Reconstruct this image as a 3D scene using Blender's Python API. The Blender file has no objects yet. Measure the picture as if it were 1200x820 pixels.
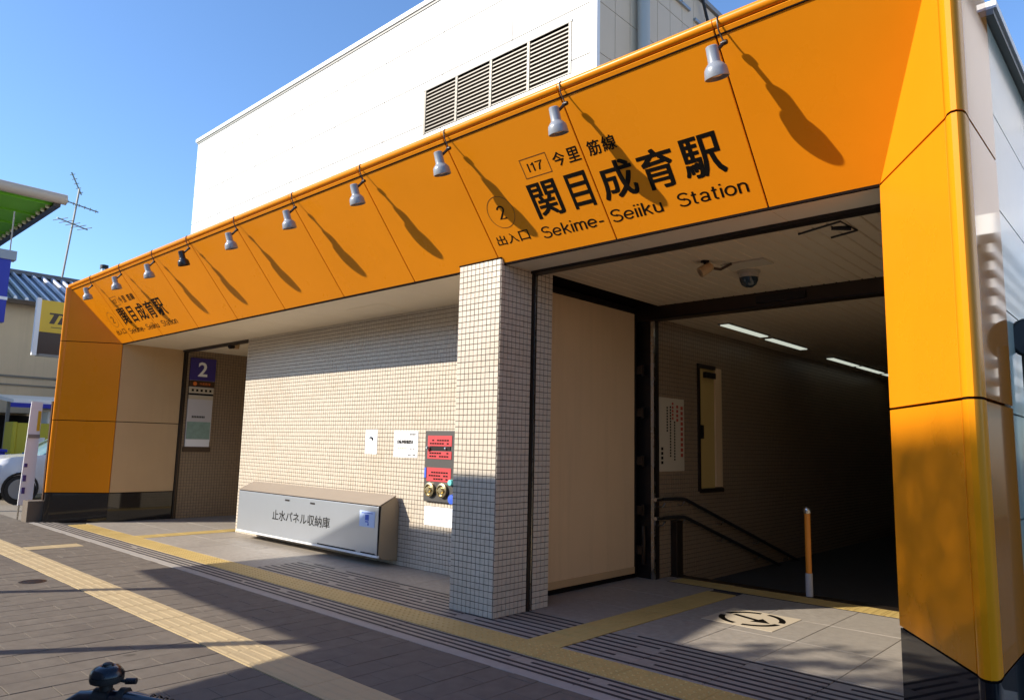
import bpy, bmesh, math, random
from mathutils import Vector, Matrix, noise
random.seed(7)
S = bpy.context.scene
COL = S.collection
# ------------------------------------------------------------------ camera, sky, sun, exposure
RC = ((0.7349, -0.0723, -0.6743), (0.6778, 0.1118, 0.7267), (0.0228, -0.9911, 0.1312))
cx = Vector((RC[0][0], RC[1][0], RC[2][0])).normalized()
cz = -Vector((RC[0][2], RC[1][2], RC[2][2])).normalized()
cy = cz.cross(cx).normalized(); cx = cy.cross(cz)
cam = bpy.data.cameras.new("camera"); co = bpy.data.objects.new("camera", cam); COL.objects.link(co)
M = Matrix((cx, cy, cz)).transposed().to_4x4(); M.translation = (0, 0, 1.38); co.matrix_world = M
cam.sensor_width = 36; cam.lens = 36 * 849.08 / 1200; cam.clip_start = 0.05; cam.clip_end = 3000
S.camera = co
SUN = Vector((-0.67, -1.0, 0.62)).normalized()
EL = math.asin(SUN.z); AZ = math.atan2(SUN.x, SUN.y)
W = bpy.data.worlds.new("World"); S.world = W; W.use_nodes = True
nt = W.node_tree; bg = nt.nodes["Background"]; bg.inputs[1].default_value = 0.15
sk = nt.nodes.new("ShaderNodeTexSky"); sk.sky_type = 'NISHITA'; sk.sun_disc = False
sk.sun_elevation = EL; sk.sun_rotation = AZ; sk.air_density = 1.0; sk.dust_density = 0.35; sk.ozone_density = 6.0
nt.links.new(sk.outputs[0], bg.inputs[0])
sl = bpy.data.lights.new("sun", 'SUN'); sl.energy = 4.05; sl.angle = math.radians(0.5); sl.color = (1.0, 0.91, 0.78)
so = bpy.data.objects.new("sun", sl); COL.objects.link(so); so.rotation_euler = SUN.to_track_quat('Z', 'Y').to_euler()
S.view_settings.view_transform = 'Standard'; S.view_settings.look = 'None'; S.view_settings.exposure = 0.90; S.view_settings.gamma = 1
S.render.engine = 'CYCLES'; S.cycles.max_bounces = 8

# ------------------------------------------------------------------ materials
MATS = {}
def mat(name, col, rough=0.6, metal=0.0, var=0.0, vscale=3.0, bump=0.0, bscale=40.0, spec=0.5, emit=None, es=0, coat=0.0, stain=None, grid=None, streak=0.0, rvar=0.0, spots=0.0):
    m = bpy.data.materials.new(name); m.use_nodes = True; n = m.node_tree; b = n.nodes["Principled BSDF"]
    b.inputs["Base Color"].default_value = (*col, 1); b.inputs["Roughness"].default_value = rough
    b.inputs["Metallic"].default_value = metal; b.inputs["Specular IOR Level"].default_value = spec
    b.inputs["Coat Weight"].default_value = coat; b.inputs["Coat Roughness"].default_value = 0.04
    if emit: b.inputs["Emission Color"].default_value = (*emit, 1); b.inputs["Emission Strength"].default_value = es
    L = n.links.new; tc = n.nodes.new("ShaderNodeTexCoord")
    geo = n.nodes.new("ShaderNodeNewGeometry"); P = geo.outputs["Position"]
    cur = None
    def mixc(fac, c, blend='MIX'):
        nonlocal cur
        mx = n.nodes.new("ShaderNodeMix"); mx.data_type = 'RGBA'; mx.blend_type = blend
        if cur is None: mx.inputs[6].default_value = (*col, 1)
        else: L(cur, mx.inputs[6])
        if isinstance(c, tuple): mx.inputs[7].default_value = (*c, 1)
        else: L(c, mx.inputs[7])
        L(fac, mx.inputs[0]) if not isinstance(fac, float) else setattr(mx.inputs[0], 'default_value', fac)
        cur = mx.outputs[2]
    def nz(scale, detail=6, vec=P, rough=0.6):
        t = n.nodes.new("ShaderNodeTexNoise"); t.inputs["Scale"].default_value = scale; t.inputs["Detail"].default_value = detail
        t.inputs["Roughness"].default_value = rough; L(vec, t.inputs["Vector"]); return t.outputs["Fac"]
    def ramp(f, a, b2):
        r = n.nodes.new("ShaderNodeMapRange"); r.inputs[1].default_value = a; r.inputs[2].default_value = b2; L(f, r.inputs[0]); return r.outputs[0]
    if grid:                        # one small random tone per tile of the mosaic
        sn = n.nodes.new("ShaderNodeVectorMath"); sn.operation = 'SNAP'; sn.inputs[1].default_value = (grid,) * 3
        ad = n.nodes.new("ShaderNodeVectorMath"); ad.operation = 'ADD'; ad.inputs[1].default_value = (0.0131,) * 3
        L(P, ad.inputs[0]); L(ad.outputs[0], sn.inputs[0]); wn = n.nodes.new("ShaderNodeTexWhiteNoise"); L(sn.outputs[0], wn.inputs["Vector"])
        mixc(ramp(wn.outputs["Value"], 0, 1.45), tuple(c * 0.72 for c in col))
    if var:
        mixc(ramp(nz(vscale), 0.35, 0.7), tuple(c * (1 - var) for c in col))
        oi = n.nodes.new("ShaderNodeObjectInfo"); mixc(ramp(oi.outputs["Random"], 0, 2.0), tuple(c * (1 - var) for c in col))
    if stain:
        mixc(ramp(nz(0.9, 8, P, 0.7), 0.52, 0.78), stain)
    if spots:                       # old gum and drip marks
        vo = n.nodes.new("ShaderNodeTexVoronoi"); vo.inputs["Scale"].default_value = 2.6; wp = n.nodes.new("ShaderNodeVectorMath"); wp.operation = 'MULTIPLY_ADD'
        L(nz(9.0, 3), wp.inputs[0]); wp.inputs[1].default_value = (.08,)*3; L(P, wp.inputs[2]); L(wp.outputs[0], vo.inputs["Vector"])
        sp = ramp(vo.outputs["Distance"], spots * 1.9, spots * 1.3); mu = n.nodes.new("ShaderNodeMath"); mu.operation = 'MULTIPLY'; L(sp, mu.inputs[0])
        cr = n.nodes.new("ShaderNodeSeparateColor"); L(vo.outputs["Color"], cr.inputs[0]); L(ramp(cr.outputs[0], .35, 1.3), mu.inputs[1]); mixc(mu.outputs[0], tuple(c * 0.35 for c in col))
    if streak:
        mp = n.nodes.new("ShaderNodeMapping"); mp.inputs["Scale"].default_value = (9, 9, 0.5); L(P, mp.inputs["Vector"])
        mixc(ramp(nz(1.0, 6, mp.outputs[0]), 0.5, 0.85), tuple(c * (1 - streak) for c in col))
    if cur: L(cur, b.inputs["Base Color"])
    if rvar:
        r = n.nodes.new("ShaderNodeMapRange"); r.inputs[3].default_value = max(0.0, rough - rvar); r.inputs[4].default_value = rough + rvar
        r.inputs[1].default_value = 0.3; r.inputs[2].default_value = 0.7; L(nz(vscale * 1.7), r.inputs[0]); L(r.outputs[0], b.inputs["Roughness"])
    if bump:
        bm_ = n.nodes.new("ShaderNodeBump"); bm_.inputs["Strength"].default_value = bump; bm_.inputs["Distance"].default_value = 0.01
        L(nz(bscale, 8), bm_.inputs["Height"]); L(bm_.outputs[0], b.inputs["Normal"])
    MATS[name] = m; return m
ORANGE = mat("orange_panel", (0.755, 0.250, 0.006), 0.30, var=0.10, vscale=0.7, bump=0.03, bscale=1.3, streak=0.07, rvar=0.06, spec=0.2)
ORANGEG = mat("orange_gloss", (0.62, 0.19, 0.008), 0.05, var=0.05, vscale=0.8, spec=0.35, coat=0.25)
ORANGEN = mat("orange_rounded_edge", (0.79, 0.27, 0.006), 0.26, var=0.05, vscale=0.8, spec=0.12)
JOINT = mat("black_joint", (0.010, 0.007, 0.006), 0.9, spec=0.0)
BASE = mat("black_granite", (0.006, 0.006, 0.008), 0.05, spec=0.6, var=0.4, vscale=60)
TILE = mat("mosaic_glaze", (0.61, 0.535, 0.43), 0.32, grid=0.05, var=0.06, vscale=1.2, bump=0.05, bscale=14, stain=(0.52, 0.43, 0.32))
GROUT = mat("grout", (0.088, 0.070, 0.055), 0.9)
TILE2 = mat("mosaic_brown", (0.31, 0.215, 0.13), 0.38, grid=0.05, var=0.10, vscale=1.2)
BEIGE = mat("beige_panel", (0.56, 0.37, 0.19), 0.35, var=0.12, vscale=1.0, streak=0.12, rvar=0.08)
GATE = mat("gate_beige", (0.78, 0.54, 0.31), 0.38, var=0.10, vscale=0.9, streak=0.16, rvar=0.08)
CEIL = mat("ceiling_metal", (0.72, 0.58, 0.40), 0.45, var=0.05, streak=0.0)
SOFF = mat("soffit_board", (0.80, 0.70, 0.54), 0.6, var=0.05)
DARKM = mat("dark_steel", (0.018, 0.013, 0.011), 0.4, metal=0.3)
BRONZE = mat("bronze_steel", (0.06, 0.042, 0.03), 0.35, metal=0.7)
STEEL = mat("stainless", (0.55, 0.54, 0.52), 0.28, metal=1.0, var=0.08, vscale=5, rvar=0.08)
BOXF = mat("hairline_steel", (0.47, 0.50, 0.54), 0.34, metal=0.75, var=0.05, vscale=2.0)
BOXT = mat("box_side_paint", (0.34, 0.265, 0.175), 0.5, var=0.08)
BOXTOP = mat("box_top_paint", (0.30, 0.25, 0.20), 0.5, var=0.08)
PAVER = mat("sidewalk_paver", (0.185, 0.158, 0.128), 0.85, spec=0.15, spots=0.055, var=0.22, vscale=9, bump=0.35, bscale=120, stain=(0.115, 0.095, 0.08))
SAND = mat("paver_joint", (0.035, 0.030, 0.027), 0.95)
SLAB = mat("granite_slab", (0.36, 0.32, 0.27), 0.62, spots=0.05, var=0.24, vscale=14, bump=0.15, bscale=160, stain=(0.23, 0.20, 0.165), rvar=0.12)
GROOVE = mat("groove_rubber", (0.022, 0.019, 0.022), 0.75)
YEL = mat("tactile_yellow", (0.56, 0.40, 0.135), 0.6, var=0.12, vscale=6, bump=0.15, bscale=90, stain=(0.37, 0.26, 0.08))
YEL2 = mat("tactile_worn_yellow", (0.50, 0.385, 0.21), 0.75, spots=0.04, var=0.12, vscale=5, bump=0.2, bscale=90, stain=(0.39, 0.30, 0.17))
KERB = mat("granite_kerb", (0.36, 0.33, 0.29), 0.75, var=0.15, vscale=12)
ROADM = mat("bounce_road", (0.25, 0.235, 0.21), 0.9, var=0.15, vscale=2)  # unseen road, paled to bounce sunlight onto the station front
ASPH = mat("asphalt", (0.055, 0.053, 0.05), 0.9, var=0.2, vscale=6, bump=0.5, bscale=90)
LOT = mat("lot_concrete", (0.26, 0.225, 0.18), 0.85, var=0.15, vscale=3)
WHITEC = mat("white_cladding", (0.70, 0.685, 0.65), 0.5, var=0.05, vscale=0.5, streak=0.16)
BEIGEC = mat("beige_cladding", (0.66, 0.54, 0.39), 0.55, var=0.06, vscale=0.9, streak=0.06)
SEAM = mat("cladding_seam", (0.16, 0.15, 0.13), 0.8)
WTRIM = mat("white_trim", (0.80, 0.80, 0.79), 0.45)
GTRIM = mat("grey_trim", (0.25, 0.24, 0.22), 0.5)
LOUV = mat("louvre_metal", (0.20, 0.165, 0.115), 0.45, var=0.08)
LOUVB = mat("louvre_dark", (0.02, 0.016, 0.012), 0.9)
LAMPG = mat("lamp_grey", (0.30, 0.315, 0.335), 0.33, metal=0.15, var=0.06, vscale=20)
LAMPB = mat("lamp_black", (0.014, 0.012, 0.012), 0.3)
LAMPI = mat("lamp_inner", (0.72, 0.72, 0.70), 0.3)
INK = mat("black_print", (0.004, 0.003, 0.002), 0.5, spec=0.15)
INKB = mat("brown_print", (0.10, 0.030, 0.004), 0.5)
PAPER = mat("white_paper", (0.84, 0.84, 0.84), 0.55)
PAPERD = mat("cream_paper", (0.52, 0.44, 0.32), 0.7)
RED = mat("red_plate", (0.50, 0.045, 0.05), 0.45)
INKR = mat("red_print", (0.42, 0.05, 0.03), 0.6)
BLUE = mat("blue_print", (0.03, 0.10, 0.55), 0.5)
LBLUE = mat("pale_blue_film", (0.50, 0.62, 0.86), 0.4)
PURP = mat("purple_plate", (0.045, 0.028, 0.20), 0.4)
ORP = mat("orange_print", (0.75, 0.17, 0.02), 0.5)
GREENM = mat("map_green", (0.30, 0.43, 0.36), 0.6, var=0.3, vscale=12)
BRASS = mat("brass", (0.50, 0.42, 0.25), 0.3, metal=0.9)
TUBE = mat("lit_tube", (0.8, 0.8, 0.75), 0.5, emit=(0.93, 1.0, 0.86), es=0.32)
GREYP = mat("pale_panel", (0.56, 0.58, 0.48), 0.16, var=0.05, vscale=0.8, streak=0.05, coat=0.4)
RUBBER = mat("black_rubber", (0.012, 0.012, 0.013), 0.6)
NAVY = mat("navy_paint", (0.007, 0.010, 0.018), 0.28, coat=0.3)
CHROME = mat("chrome", (0.6, 0.6, 0.6), 0.15, metal=1.0)
BELL = mat("bell_enamel", (0.030, 0.034, 0.045), 0.22, metal=0.6, var=0.5, vscale=60, stain=(0.14, 0.10, 0.09))
WOODB = mat("bollard_orange", (0.70, 0.24, 0.02), 0.4)
GLASS = mat("dark_glass", (0.03, 0.045, 0.055), 0.06, spec=0.7)
CARW = mat("car_white", (0.72, 0.74, 0.77), 0.25, coat=0.6)
CARG = mat("car_glass", (0.20, 0.34, 0.40), 0.05, spec=0.8)
STUC = mat("stucco", (0.74, 0.56, 0.36), 0.9, var=0.12, vscale=0.8, bump=0.2, bscale=30, streak=0.15)
ROOFM = mat("roof_metal", (0.11, 0.125, 0.155), 0.4, metal=0.2, var=0.15, vscale=2)
ROOFR = mat("roof_rib_metal", (0.72, 0.74, 0.80), 0.4, metal=0.2)
SIGNY = mat("sign_yellow", (0.72, 0.46, 0.02), 0.4)
SIGNB = mat("sign_brown", (0.055, 0.025, 0.010), 0.4)
DBLUE = mat("sign_blue", (0.012, 0.022, 0.36), 0.4)
VYEL = mat("machine_yellow", (0.55, 0.47, 0.03), 0.4)
CANG = mat("canopy_green", (0.17, 0.52, 0.02), 0.6, var=0.08)
CANP = mat("canopy_pipe", (0.52, 0.42, 0.32), 0.5)
BULB = mat("bulb_white", (0.85, 0.78, 0.55), 0.3)
CONC = mat("concrete", (0.30, 0.26, 0.21), 0.9, var=0.15, vscale=5, bump=0.2)
STEPM = mat("stair_stone", (0.07, 0.06, 0.05), 0.8, var=0.2)
BARK = mat("bark", (0.09, 0.06, 0.04), 0.9, bump=0.6, bscale=20)
LEAF = mat("leaf", (0.06, 0.10, 0.03), 0.6, var=0.4, vscale=3)
HAZEW = mat("house_wall", (0.74, 0.68, 0.64), 0.7, var=0.06)
SLATW = mat("slat_white", (0.78, 0.77, 0.76), 0.5)
CASTER = mat("caster_grey", (0.30, 0.32, 0.36), 0.4, var=0.05)  # grey of the unseen shadow casters behind the camera

# ------------------------------------------------------------------ mesh helpers
class MB:
    def __init__(s): s.v = []; s.f = []; s.m = []
    def add(s, vs, fs, m=0):
        o = len(s.v); s.v += [tuple(p) for p in vs]; s.f += [tuple(i + o for i in f) for f in fs]; s.m += [m] * len(fs); return s
    def box(s, a, b, m=0):
        x0, y0, z0 = a; x1, y1, z1 = b
        return s.add([(x0,y0,z0),(x1,y0,z0),(x1,y1,z0),(x0,y1,z0),(x0,y0,z1),(x1,y0,z1),(x1,y1,z1),(x0,y1,z1)],
              [(0,3,2,1),(4,5,6,7),(0,1,5,4),(1,2,6,5),(2,3,7,6),(3,0,4,7)], m)
    def obox(s, c, ax, ay, az, m=0):                       # oriented box, half axes
        c, ax, ay, az = map(Vector, (c, ax, ay, az)); vs = []
        for k in (-1, 1):
            for i, j in ((-1,-1),(1,-1),(1,1),(-1,1)): vs.append(c + ax*i + ay*j + az*k)
        return s.add(vs, [(0,3,2,1),(4,5,6,7),(0,1,5,4),(1,2,6,5),(2,3,7,6),(3,0,4,7)], m)
    def prism(s, pts, d, m=0):                             # planar polygon extruded by vector d
        pts = [Vector(p) for p in pts]; d = Vector(d); n = len(pts)
        s.add(pts + [p + d for p in pts], [tuple(range(n))[::-1], tuple(range(n, 2*n))] + [(i, (i+1) % n, n + (i+1) % n, n + i) for i in range(n)], m); return s
    def poly(s, pts, m=0): return s.add(pts, [tuple(range(len(pts)))], m)
    def tube(s, pts, r, n=8, m=0, caps=True):
        pts = [Vector(p) for p in pts]; rs = r if isinstance(r, (list, tuple)) else [r] * len(pts)
        t0 = (pts[1] - pts[0]).normalized(); up = Vector((0, 0, 1)) if abs(t0.z) < 0.9 else Vector((1, 0, 0))
        u = t0.cross(up).normalized(); vs = []; fs = []
        for i, p in enumerate(pts):
            t = (pts[min(i+1, len(pts)-1)] - pts[max(i-1, 0)]).normalized()
            u = (u - t * u.dot(t)).normalized(); w = t.cross(u)
            for k in range(n):
                a = 2 * math.pi * k / n; vs.append(p + (u * math.cos(a) + w * math.sin(a)) * rs[i])
        for i in range(len(pts) - 1):
            for k in range(n): fs.append((i*n + k, i*n + (k+1) % n, (i+1)*n + (k+1) % n, (i+1)*n + k))
        if caps: fs += [tuple(range(n))[::-1], tuple(range((len(pts)-1)*n, len(pts)*n))]
        return s.add(vs, fs, m)
    def lathe(s, prof, o, axis, n=20, m=0):                # prof (radius, height along axis)
        o = Vector(o); axis = Vector(axis).normalized(); up = Vector((0, 0, 1)) if abs(axis.z) < 0.9 else Vector((1, 0, 0))
        u = axis.cross(up).normalized(); w = axis.cross(u); vs = []; fs = []
        for r, h in prof:
            for k in range(n):
                a = 2 * math.pi * k / n; vs.append(o + axis * h + (u * math.cos(a) + w * math.sin(a)) * max(r, 1e-4))
        for i in range(len(prof) - 1):
            for k in range(n): fs.append((i*n + k, i*n + (k+1) % n, (i+1)*n + (k+1) % n, (i+1)*n + k))
        return s.add(vs, fs, m)
    def mesh(s, name, mats, smooth=False):
        me = bpy.data.meshes.new(name); me.from_pydata(s.v, [], s.f)
        for q in (mats if isinstance(mats, (list, tuple)) else [mats]): me.materials.append(q)
        me.polygons.foreach_set("material_index", s.m)
        bm = bmesh.new(); bm.from_mesh(me)
        if smooth: bmesh.ops.remove_doubles(bm, verts=bm.verts, dist=1e-5)
        bmesh.ops.recalc_face_normals(bm, faces=bm.faces) if smooth != 'keep' else None
        bm.to_mesh(me); bm.free()
        if smooth:
            me.polygons.foreach_set("use_smooth", [True] * len(me.polygons)); me.set_sharp_from_angle(angle=math.radians(38))
        me.update(); return me
    def build(s, name, mats, parent=None, smooth=False, bevel=0, kind=None):
        o = bpy.data.objects.new(name, s.mesh(name, mats, smooth)); COL.objects.link(o)
        if parent: o.parent = parent
        if kind: o["kind"] = kind
        if bevel:
            b = o.modifiers.new("bevel", 'BEVEL'); b.width = bevel; b.segments = 2; b.limit_method = 'ANGLE'; b.angle_limit = math.radians(40)
        return o
def bx(name, a, b, m, parent=None, bevel=0, kind=None): return MB().box(a, b).build(name, m, parent, bevel=bevel, kind=kind)
def inst(name, me, loc=(0,0,0), parent=None, rz=0.0, scale=None):
    o = bpy.data.objects.new(name, me); COL.objects.link(o); o.location = loc; o.rotation_euler = (0, 0, rz)
    if scale: o.scale = scale
    if parent: o.parent = parent
    return o
def tag(o, label, cat, group=None, kind=None):
    o["label"] = label; o["category"] = cat
    if group: o["group"] = group
    if kind: o["kind"] = kind
    return o
def thing(name, label, cat, loc=(0,0,0), group=None):
    o = bpy.data.objects.new(name, None); COL.objects.link(o); o.location = loc; o.empty_display_size = 0.2
    return tag(o, label, cat, group)
def local(o):                                              # keep world-space children of an Empty placed at its base
    for c in o.children: c.matrix_parent_inverse = Matrix.Translation(-o.location)
    return o
def struct(name, o=None):
    if o is None: o = bpy.data.objects.new(name, None); COL.objects.link(o)
    o["kind"] = 'structure'; return o
def text_mesh(body, weight=0.0, shear=0.0):
    c = bpy.data.curves.new("text", 'FONT'); c.body = body; c.offset = weight; c.shear = shear; c.resolution_u = 3
    o = bpy.data.objects.new("text", c); COL.objects.link(o)
    dg = bpy.context.evaluated_depsgraph_get(); me = bpy.data.meshes.new_from_object(o.evaluated_get(dg))
    bpy.data.objects.remove(o); return me
def text(mb, body, o, xd, yd, w, h, m=0, weight=0.0, shear=0.0, bold=0.0):
    if bold:                                               # heavy gothic strokes: shifted copies of the glyph, each a hair above the last
        n_ = Vector(xd).cross(Vector(yd)).normalized(); o = Vector(o)
        for i, (a, b) in enumerate(((0,0),(1,.55),(-1,.55),(1,-.55),(-1,-.55),(0,.6),(0,-.6))):
            text(mb, body, o + Vector(xd)*(w*bold + a*w*bold) + Vector(yd)*(h*bold + b*h*bold) + n_*.00012*i, xd, yd, w*(1 - 2*bold), h*(1 - 2*bold), m, 0, shear)
        return
    me = text_mesh(body, weight, shear); xs = [v.co.x for v in me.vertices]; ys = [v.co.y for v in me.vertices]
    x0, x1, y0, y1 = min(xs), max(xs), min(ys), max(ys); o = Vector(o); xd = Vector(xd); yd = Vector(yd)
    sy = h / (y1 - y0) if h else w / (x1 - x0); sx = w / (x1 - x0) if w else sy
    mb.add([o + xd * ((v.co.x - x0) * sx) + yd * ((v.co.y - y0) * sy) for v in me.vertices], [tuple(p.vertices) for p in me.polygons], m)
    bpy.data.meshes.remove(me)
def arcp(cx_, cy_, rx, ry, a0, a1, n=14): return [(cx_ + rx*math.cos(math.radians(a0 + (a1-a0)*k/n)), cy_ + ry*math.sin(math.radians(a0 + (a1-a0)*k/n))) for k in range(n + 1)]
GLY = {'S': [arcp(.33,.735,.26,.225,18,270) + arcp(.33,.265,.285,.245,90,-162)], 'e': [arcp(.29,.355,.25,.315,4,322,18), [(.04,.365),(.54,.365)]],
 'k': [[(.07,0),(.07,1)], [(.46,.71),(.07,.31)], [(.20,.43),(.49,0)]], 'i': [[(.06,0),(.06,.71)], [(.06,.885),(.06,1.0)]],
 'm': [[(.06,0),(.06,.71)], [(.06,.42)] + arcp(.225,.50,.165,.175,180,0) + [(.39,0)], [(.39,.42)] + arcp(.555,.50,.165,.175,180,0) + [(.72,0)]],
 'n': [[(.06,0),(.06,.71)], [(.06,.40)] + arcp(.25,.475,.19,.20,180,0) + [(.44,0)]], 'u': [[(.06,.71)] + arcp(.25,.235,.19,.20,180,360) + [(.44,.32)], [(.44,0),(.44,.71)]],
 't': [[(.14,.92)] + arcp(.25,.16,.11,.125,180,275) + [(.30,.04)], [(.01,.67),(.29,.67)]], 'o': [arcp(.29,.355,.25,.315,0,360,22)],
 'a': [arcp(.245,.195,.20,.155,0,360,18), arcp(.245,.50,.19,.175,162,0) + [(.435,.10),(.50,.03)]], '-': [[(.04,.33),(.34,.33)]],
 '2': [arcp(.28,.73,.23,.225,172,-38) + [(.05,.045),(.53,.045)]], 'I': [[(.06,0),(.06,1)]], '1': [[(.05,.76),(.15,.80),(.21,.93)], [(.235,1),(.235,0)]], '7': [[(.03,.955),(.50,.955),(.32,.62),(.20,.0)]]}
def stroke_text(mb, body, o, xd, yd, w, h, wt=.10, m=0):
    o, xd, yd = Vector(o), Vector(xd), Vector(yd); nn = xd.cross(yd).normalized(); px = 0; items = []
    for ch in body:
        g = GLY[ch]; wmax = max(p[0] for st in g for p in st); items += [[(x + px, y) for x, y in st] for st in g]; px += wmax + (.13 if ch not in 'mnuit' else .15)
    tot = max(p[0] for st in items for p in st) + wt/2; sx = w / tot; lift = 0
    for st in items:
        n = len(st); L_ = []
        for i in range(n):
            a = Vector(st[max(i-1, 0)]); b = Vector(st[min(i+1, n-1)]); t = (b - a)
            if st[0] == st[-1] and i in (0, n-1): t = Vector(st[1]) - Vector(st[-2])
            t = Vector((t.x, t.y)).normalized(); q = Vector((-t.y, t.x)) * wt/2; k = 1.0
            if 0 < i < n-1:
                u = (Vector(st[i]) - a).normalized(); k = 1 / max(.5, u.dot(t))
            L_.append((Vector(st[i]) + q*k, Vector(st[i]) - q*k))
        vs = [o + xd*(p.x*sx) + yd*(p.y*h) + nn*lift for pr in L_ for p in pr]; lift += .00008
        mb.add(vs, [(2*i, 2*i+1, 2*i+3, 2*i+2) for i in range(n-1)], m)
X_, Y_, Z_ = Vector((1,0,0)), Vector((0,1,0)), Vector((0,0,1))

# ------------------------------------------------------------------ ground
struct("ground", bx("ground", (-400, -400, -0.6), (400, 400, -0.14), ASPH))
struct("road", bx("road", (-120, -9.0, -0.14), (80, -1.4, -0.11), ROADM))
sidewalk = struct("sidewalk", bx("sidewalk", (-60, -1.2, -0.14), (40, 3.46, -0.012), SAND))
bx("kerb_stone", (-60, -1.4, -0.14), (40, -1.2, 0.0), KERB, sidewalk, bevel=0.015)
bx("edge_stone", (-13.6, 3.46, -0.13), (-0.2, 3.545, 0.002), KERB, sidewalk, bevel=0.004)
struct("parking_lot", bx("parking_lot", (-60, 3.46, -0.14), (-13.62, 40, -0.004), LOT))
floor = struct("station_floor", bx("station_floor", (-13.62, 3.545, -0.14), (2.2, 7.42, -0.012), SAND))
bx("rear_bed", (-13.62, 7.42, -0.14), (-10.6, 12, -0.013), SAND, floor)
struct("side_yard", bx("side_yard", (-0.2, 3.46, -0.14), (40, 40, -0.006), ASPH))
# --- sidewalk pavers, running bond, 0.2 x 0.4
def paver_mesh():
    mb = MB(); a, b, e = 0.0975, 0.1985, 0.0018
    top = [(-a+e,-b+e,0),(a-e,-b+e,0),(a-e,b-e,0),(-a+e,b-e,0)]; mid = [(-a,-b,-e),(a,-b,-e),(a,b,-e),(-a,b,-e)]; lo = [(x,y,-0.03) for x,y,_ in mid]
    mb.add(top + mid + lo, [(0,1,2,3)] + [(4+i,4+(i+1)%4,(i+1)%4,i) for i in range(4)] + [(8+i,8+(i+1)%4,4+(i+1)%4,4+i) for i in range(4)])
    return mb.mesh("paver", PAVER)
PM = paver_mesh()
cells = []
for i in range(-100, 14):
    x = -0.03 + i * 0.2
    for j in range(-4, 10):
        y = 0.2 + j * 0.4 + (0.2 if i % 2 else 0.0)
        y0, y1 = y - 0.2, y + 0.2
        parts = [(y0, y1)]
        for lo, hi in ((2.36, 2.67), (3.46, 99), (-99, -1.2)):
            nxt = []
            for p, q in parts:
                if q <= lo or p >= hi: nxt.append((p, q)); continue
                if p < lo - 0.03: nxt.append((p, lo))
                if q > hi + 0.03: nxt.append((hi, q))
            parts = nxt
        for p, q in parts: cells.append((x, (p + q) / 2, (q - p) / 0.4))
def infront(x, y):
    d = Vector((x, y, -1.38)); c = Vector((d.dot(cx), d.dot(cy), -d.dot(cz)))
    if c.z < 0.3: return False
    u, v = 600 + 849 * c.x / c.z, 410 - 849 * c.y / c.z
    return -30 < u < 900 and v < 850
vis = sorted([c for c in cells if infront(c[0], c[1])], key=lambda c: c[0]**2 + c[1]**2)
near = vis[:300]; nearset = set(near)
for x, y, s in near:
    o = inst("paver", PM, (x, y, random.uniform(-0.0012, 0.0012)), sidewalk, scale=(1, s, 1))
    o.rotation_euler = (random.uniform(-.003, .003), random.uniform(-.004, .004), random.uniform(-.004, .004))
mb = MB()
for c in cells:
    if c in nearset: continue
    x, y, s = c; z = random.uniform(-0.0012, 0.0012); a, b = 0.0965, 0.1965 * s
    mb.add([(x-a,y-b,z),(x+a,y-b,z),(x+a,y+b,z),(x-a,y+b,z),(x-a,y-b,-.03),(x+a,y-b,-.03),(x+a,y+b,-.03),(x-a,y+b,-.03)],
           [(0,1,2,3),(4,5,1,0),(5,6,2,1),(6,7,3,2),(7,4,0,3)])
mb.build("paver_field", PAVER, sidewalk, kind="stuff")
# --- tactile tiles
def tactile(name, m, bars):
    mb = MB(); h = 0.1485
    mb.box((-h, -h, -0.03), (h, h, 0.001))
    if bars:
        for k in range(4):
            y = -0.1125 + k * 0.075
            mb.add([(-.137,y-.017,.001),(.137,y-.017,.001),(.137,y+.017,.001),(-.137,y+.017,.001),(-.130,y-.010,.0032),(.130,y-.010,.0032),(.130,y+.010,.0032),(-.130,y+.010,.0032)],
                   [(4,5,6,7),(0,1,5,4),(1,2,6,5),(2,3,7,6),(3,0,4,7)])
    else:
        for i in range(5):
            for j in range(5):
                x, y = -0.12 + i * 0.06, -0.12 + j * 0.06
                ring = lambda r, z: [(x + r * math.cos(a * math.pi / 4), y + r * math.sin(a * math.pi / 4), z) for a in range(8)]
                mb.add(ring(.0115, .001) + ring(.0062, .006), [tuple(range(8, 16))] + [(a, (a+1) % 8, 8 + (a+1) % 8, 8 + a) for a in range(8)])
    return mb.mesh(name, m)
TD, TB, TW = tactile("blister_tile", YEL, False), tactile("bar_tile", YEL, True), tactile("worn_bar_tile", YEL2, True)
strip = struct("tactile_strip")
def put(me, name, x, y, rz=0.0): 
    o = inst(name, me, (x, y, 0.0015 + random.uniform(-.0008, .0008)), strip, rz); o.rotation_euler = (random.uniform(-.004,.004), random.uniform(-.004,.004), rz); return o
for k in range(58): put(TW, "worn_bar_tile", -18.02 + k * 0.3, 2.515)
put(TW, "worn_bar_tile", -10.52, 2.83, math.pi/2); put(TW, "worn_bar_tile", -10.52, 3.13, math.pi/2)
for k in range(40): put(TD, "blister_tile", -12.74 + k * 0.3, 3.965)
for k in range(9): put(TB, "bar_tile", -3.45, 4.265 + k * 0.3, math.pi/2)
for k in range(14): put(TB if 1 else TD, "bar_tile", -10.86, 4.265 + k * 0.3, math.pi/2)
for k in range(8): put(TB, "bar_tile", -3.98 + k * 0.3, 7.115, math.pi/2)
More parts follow.
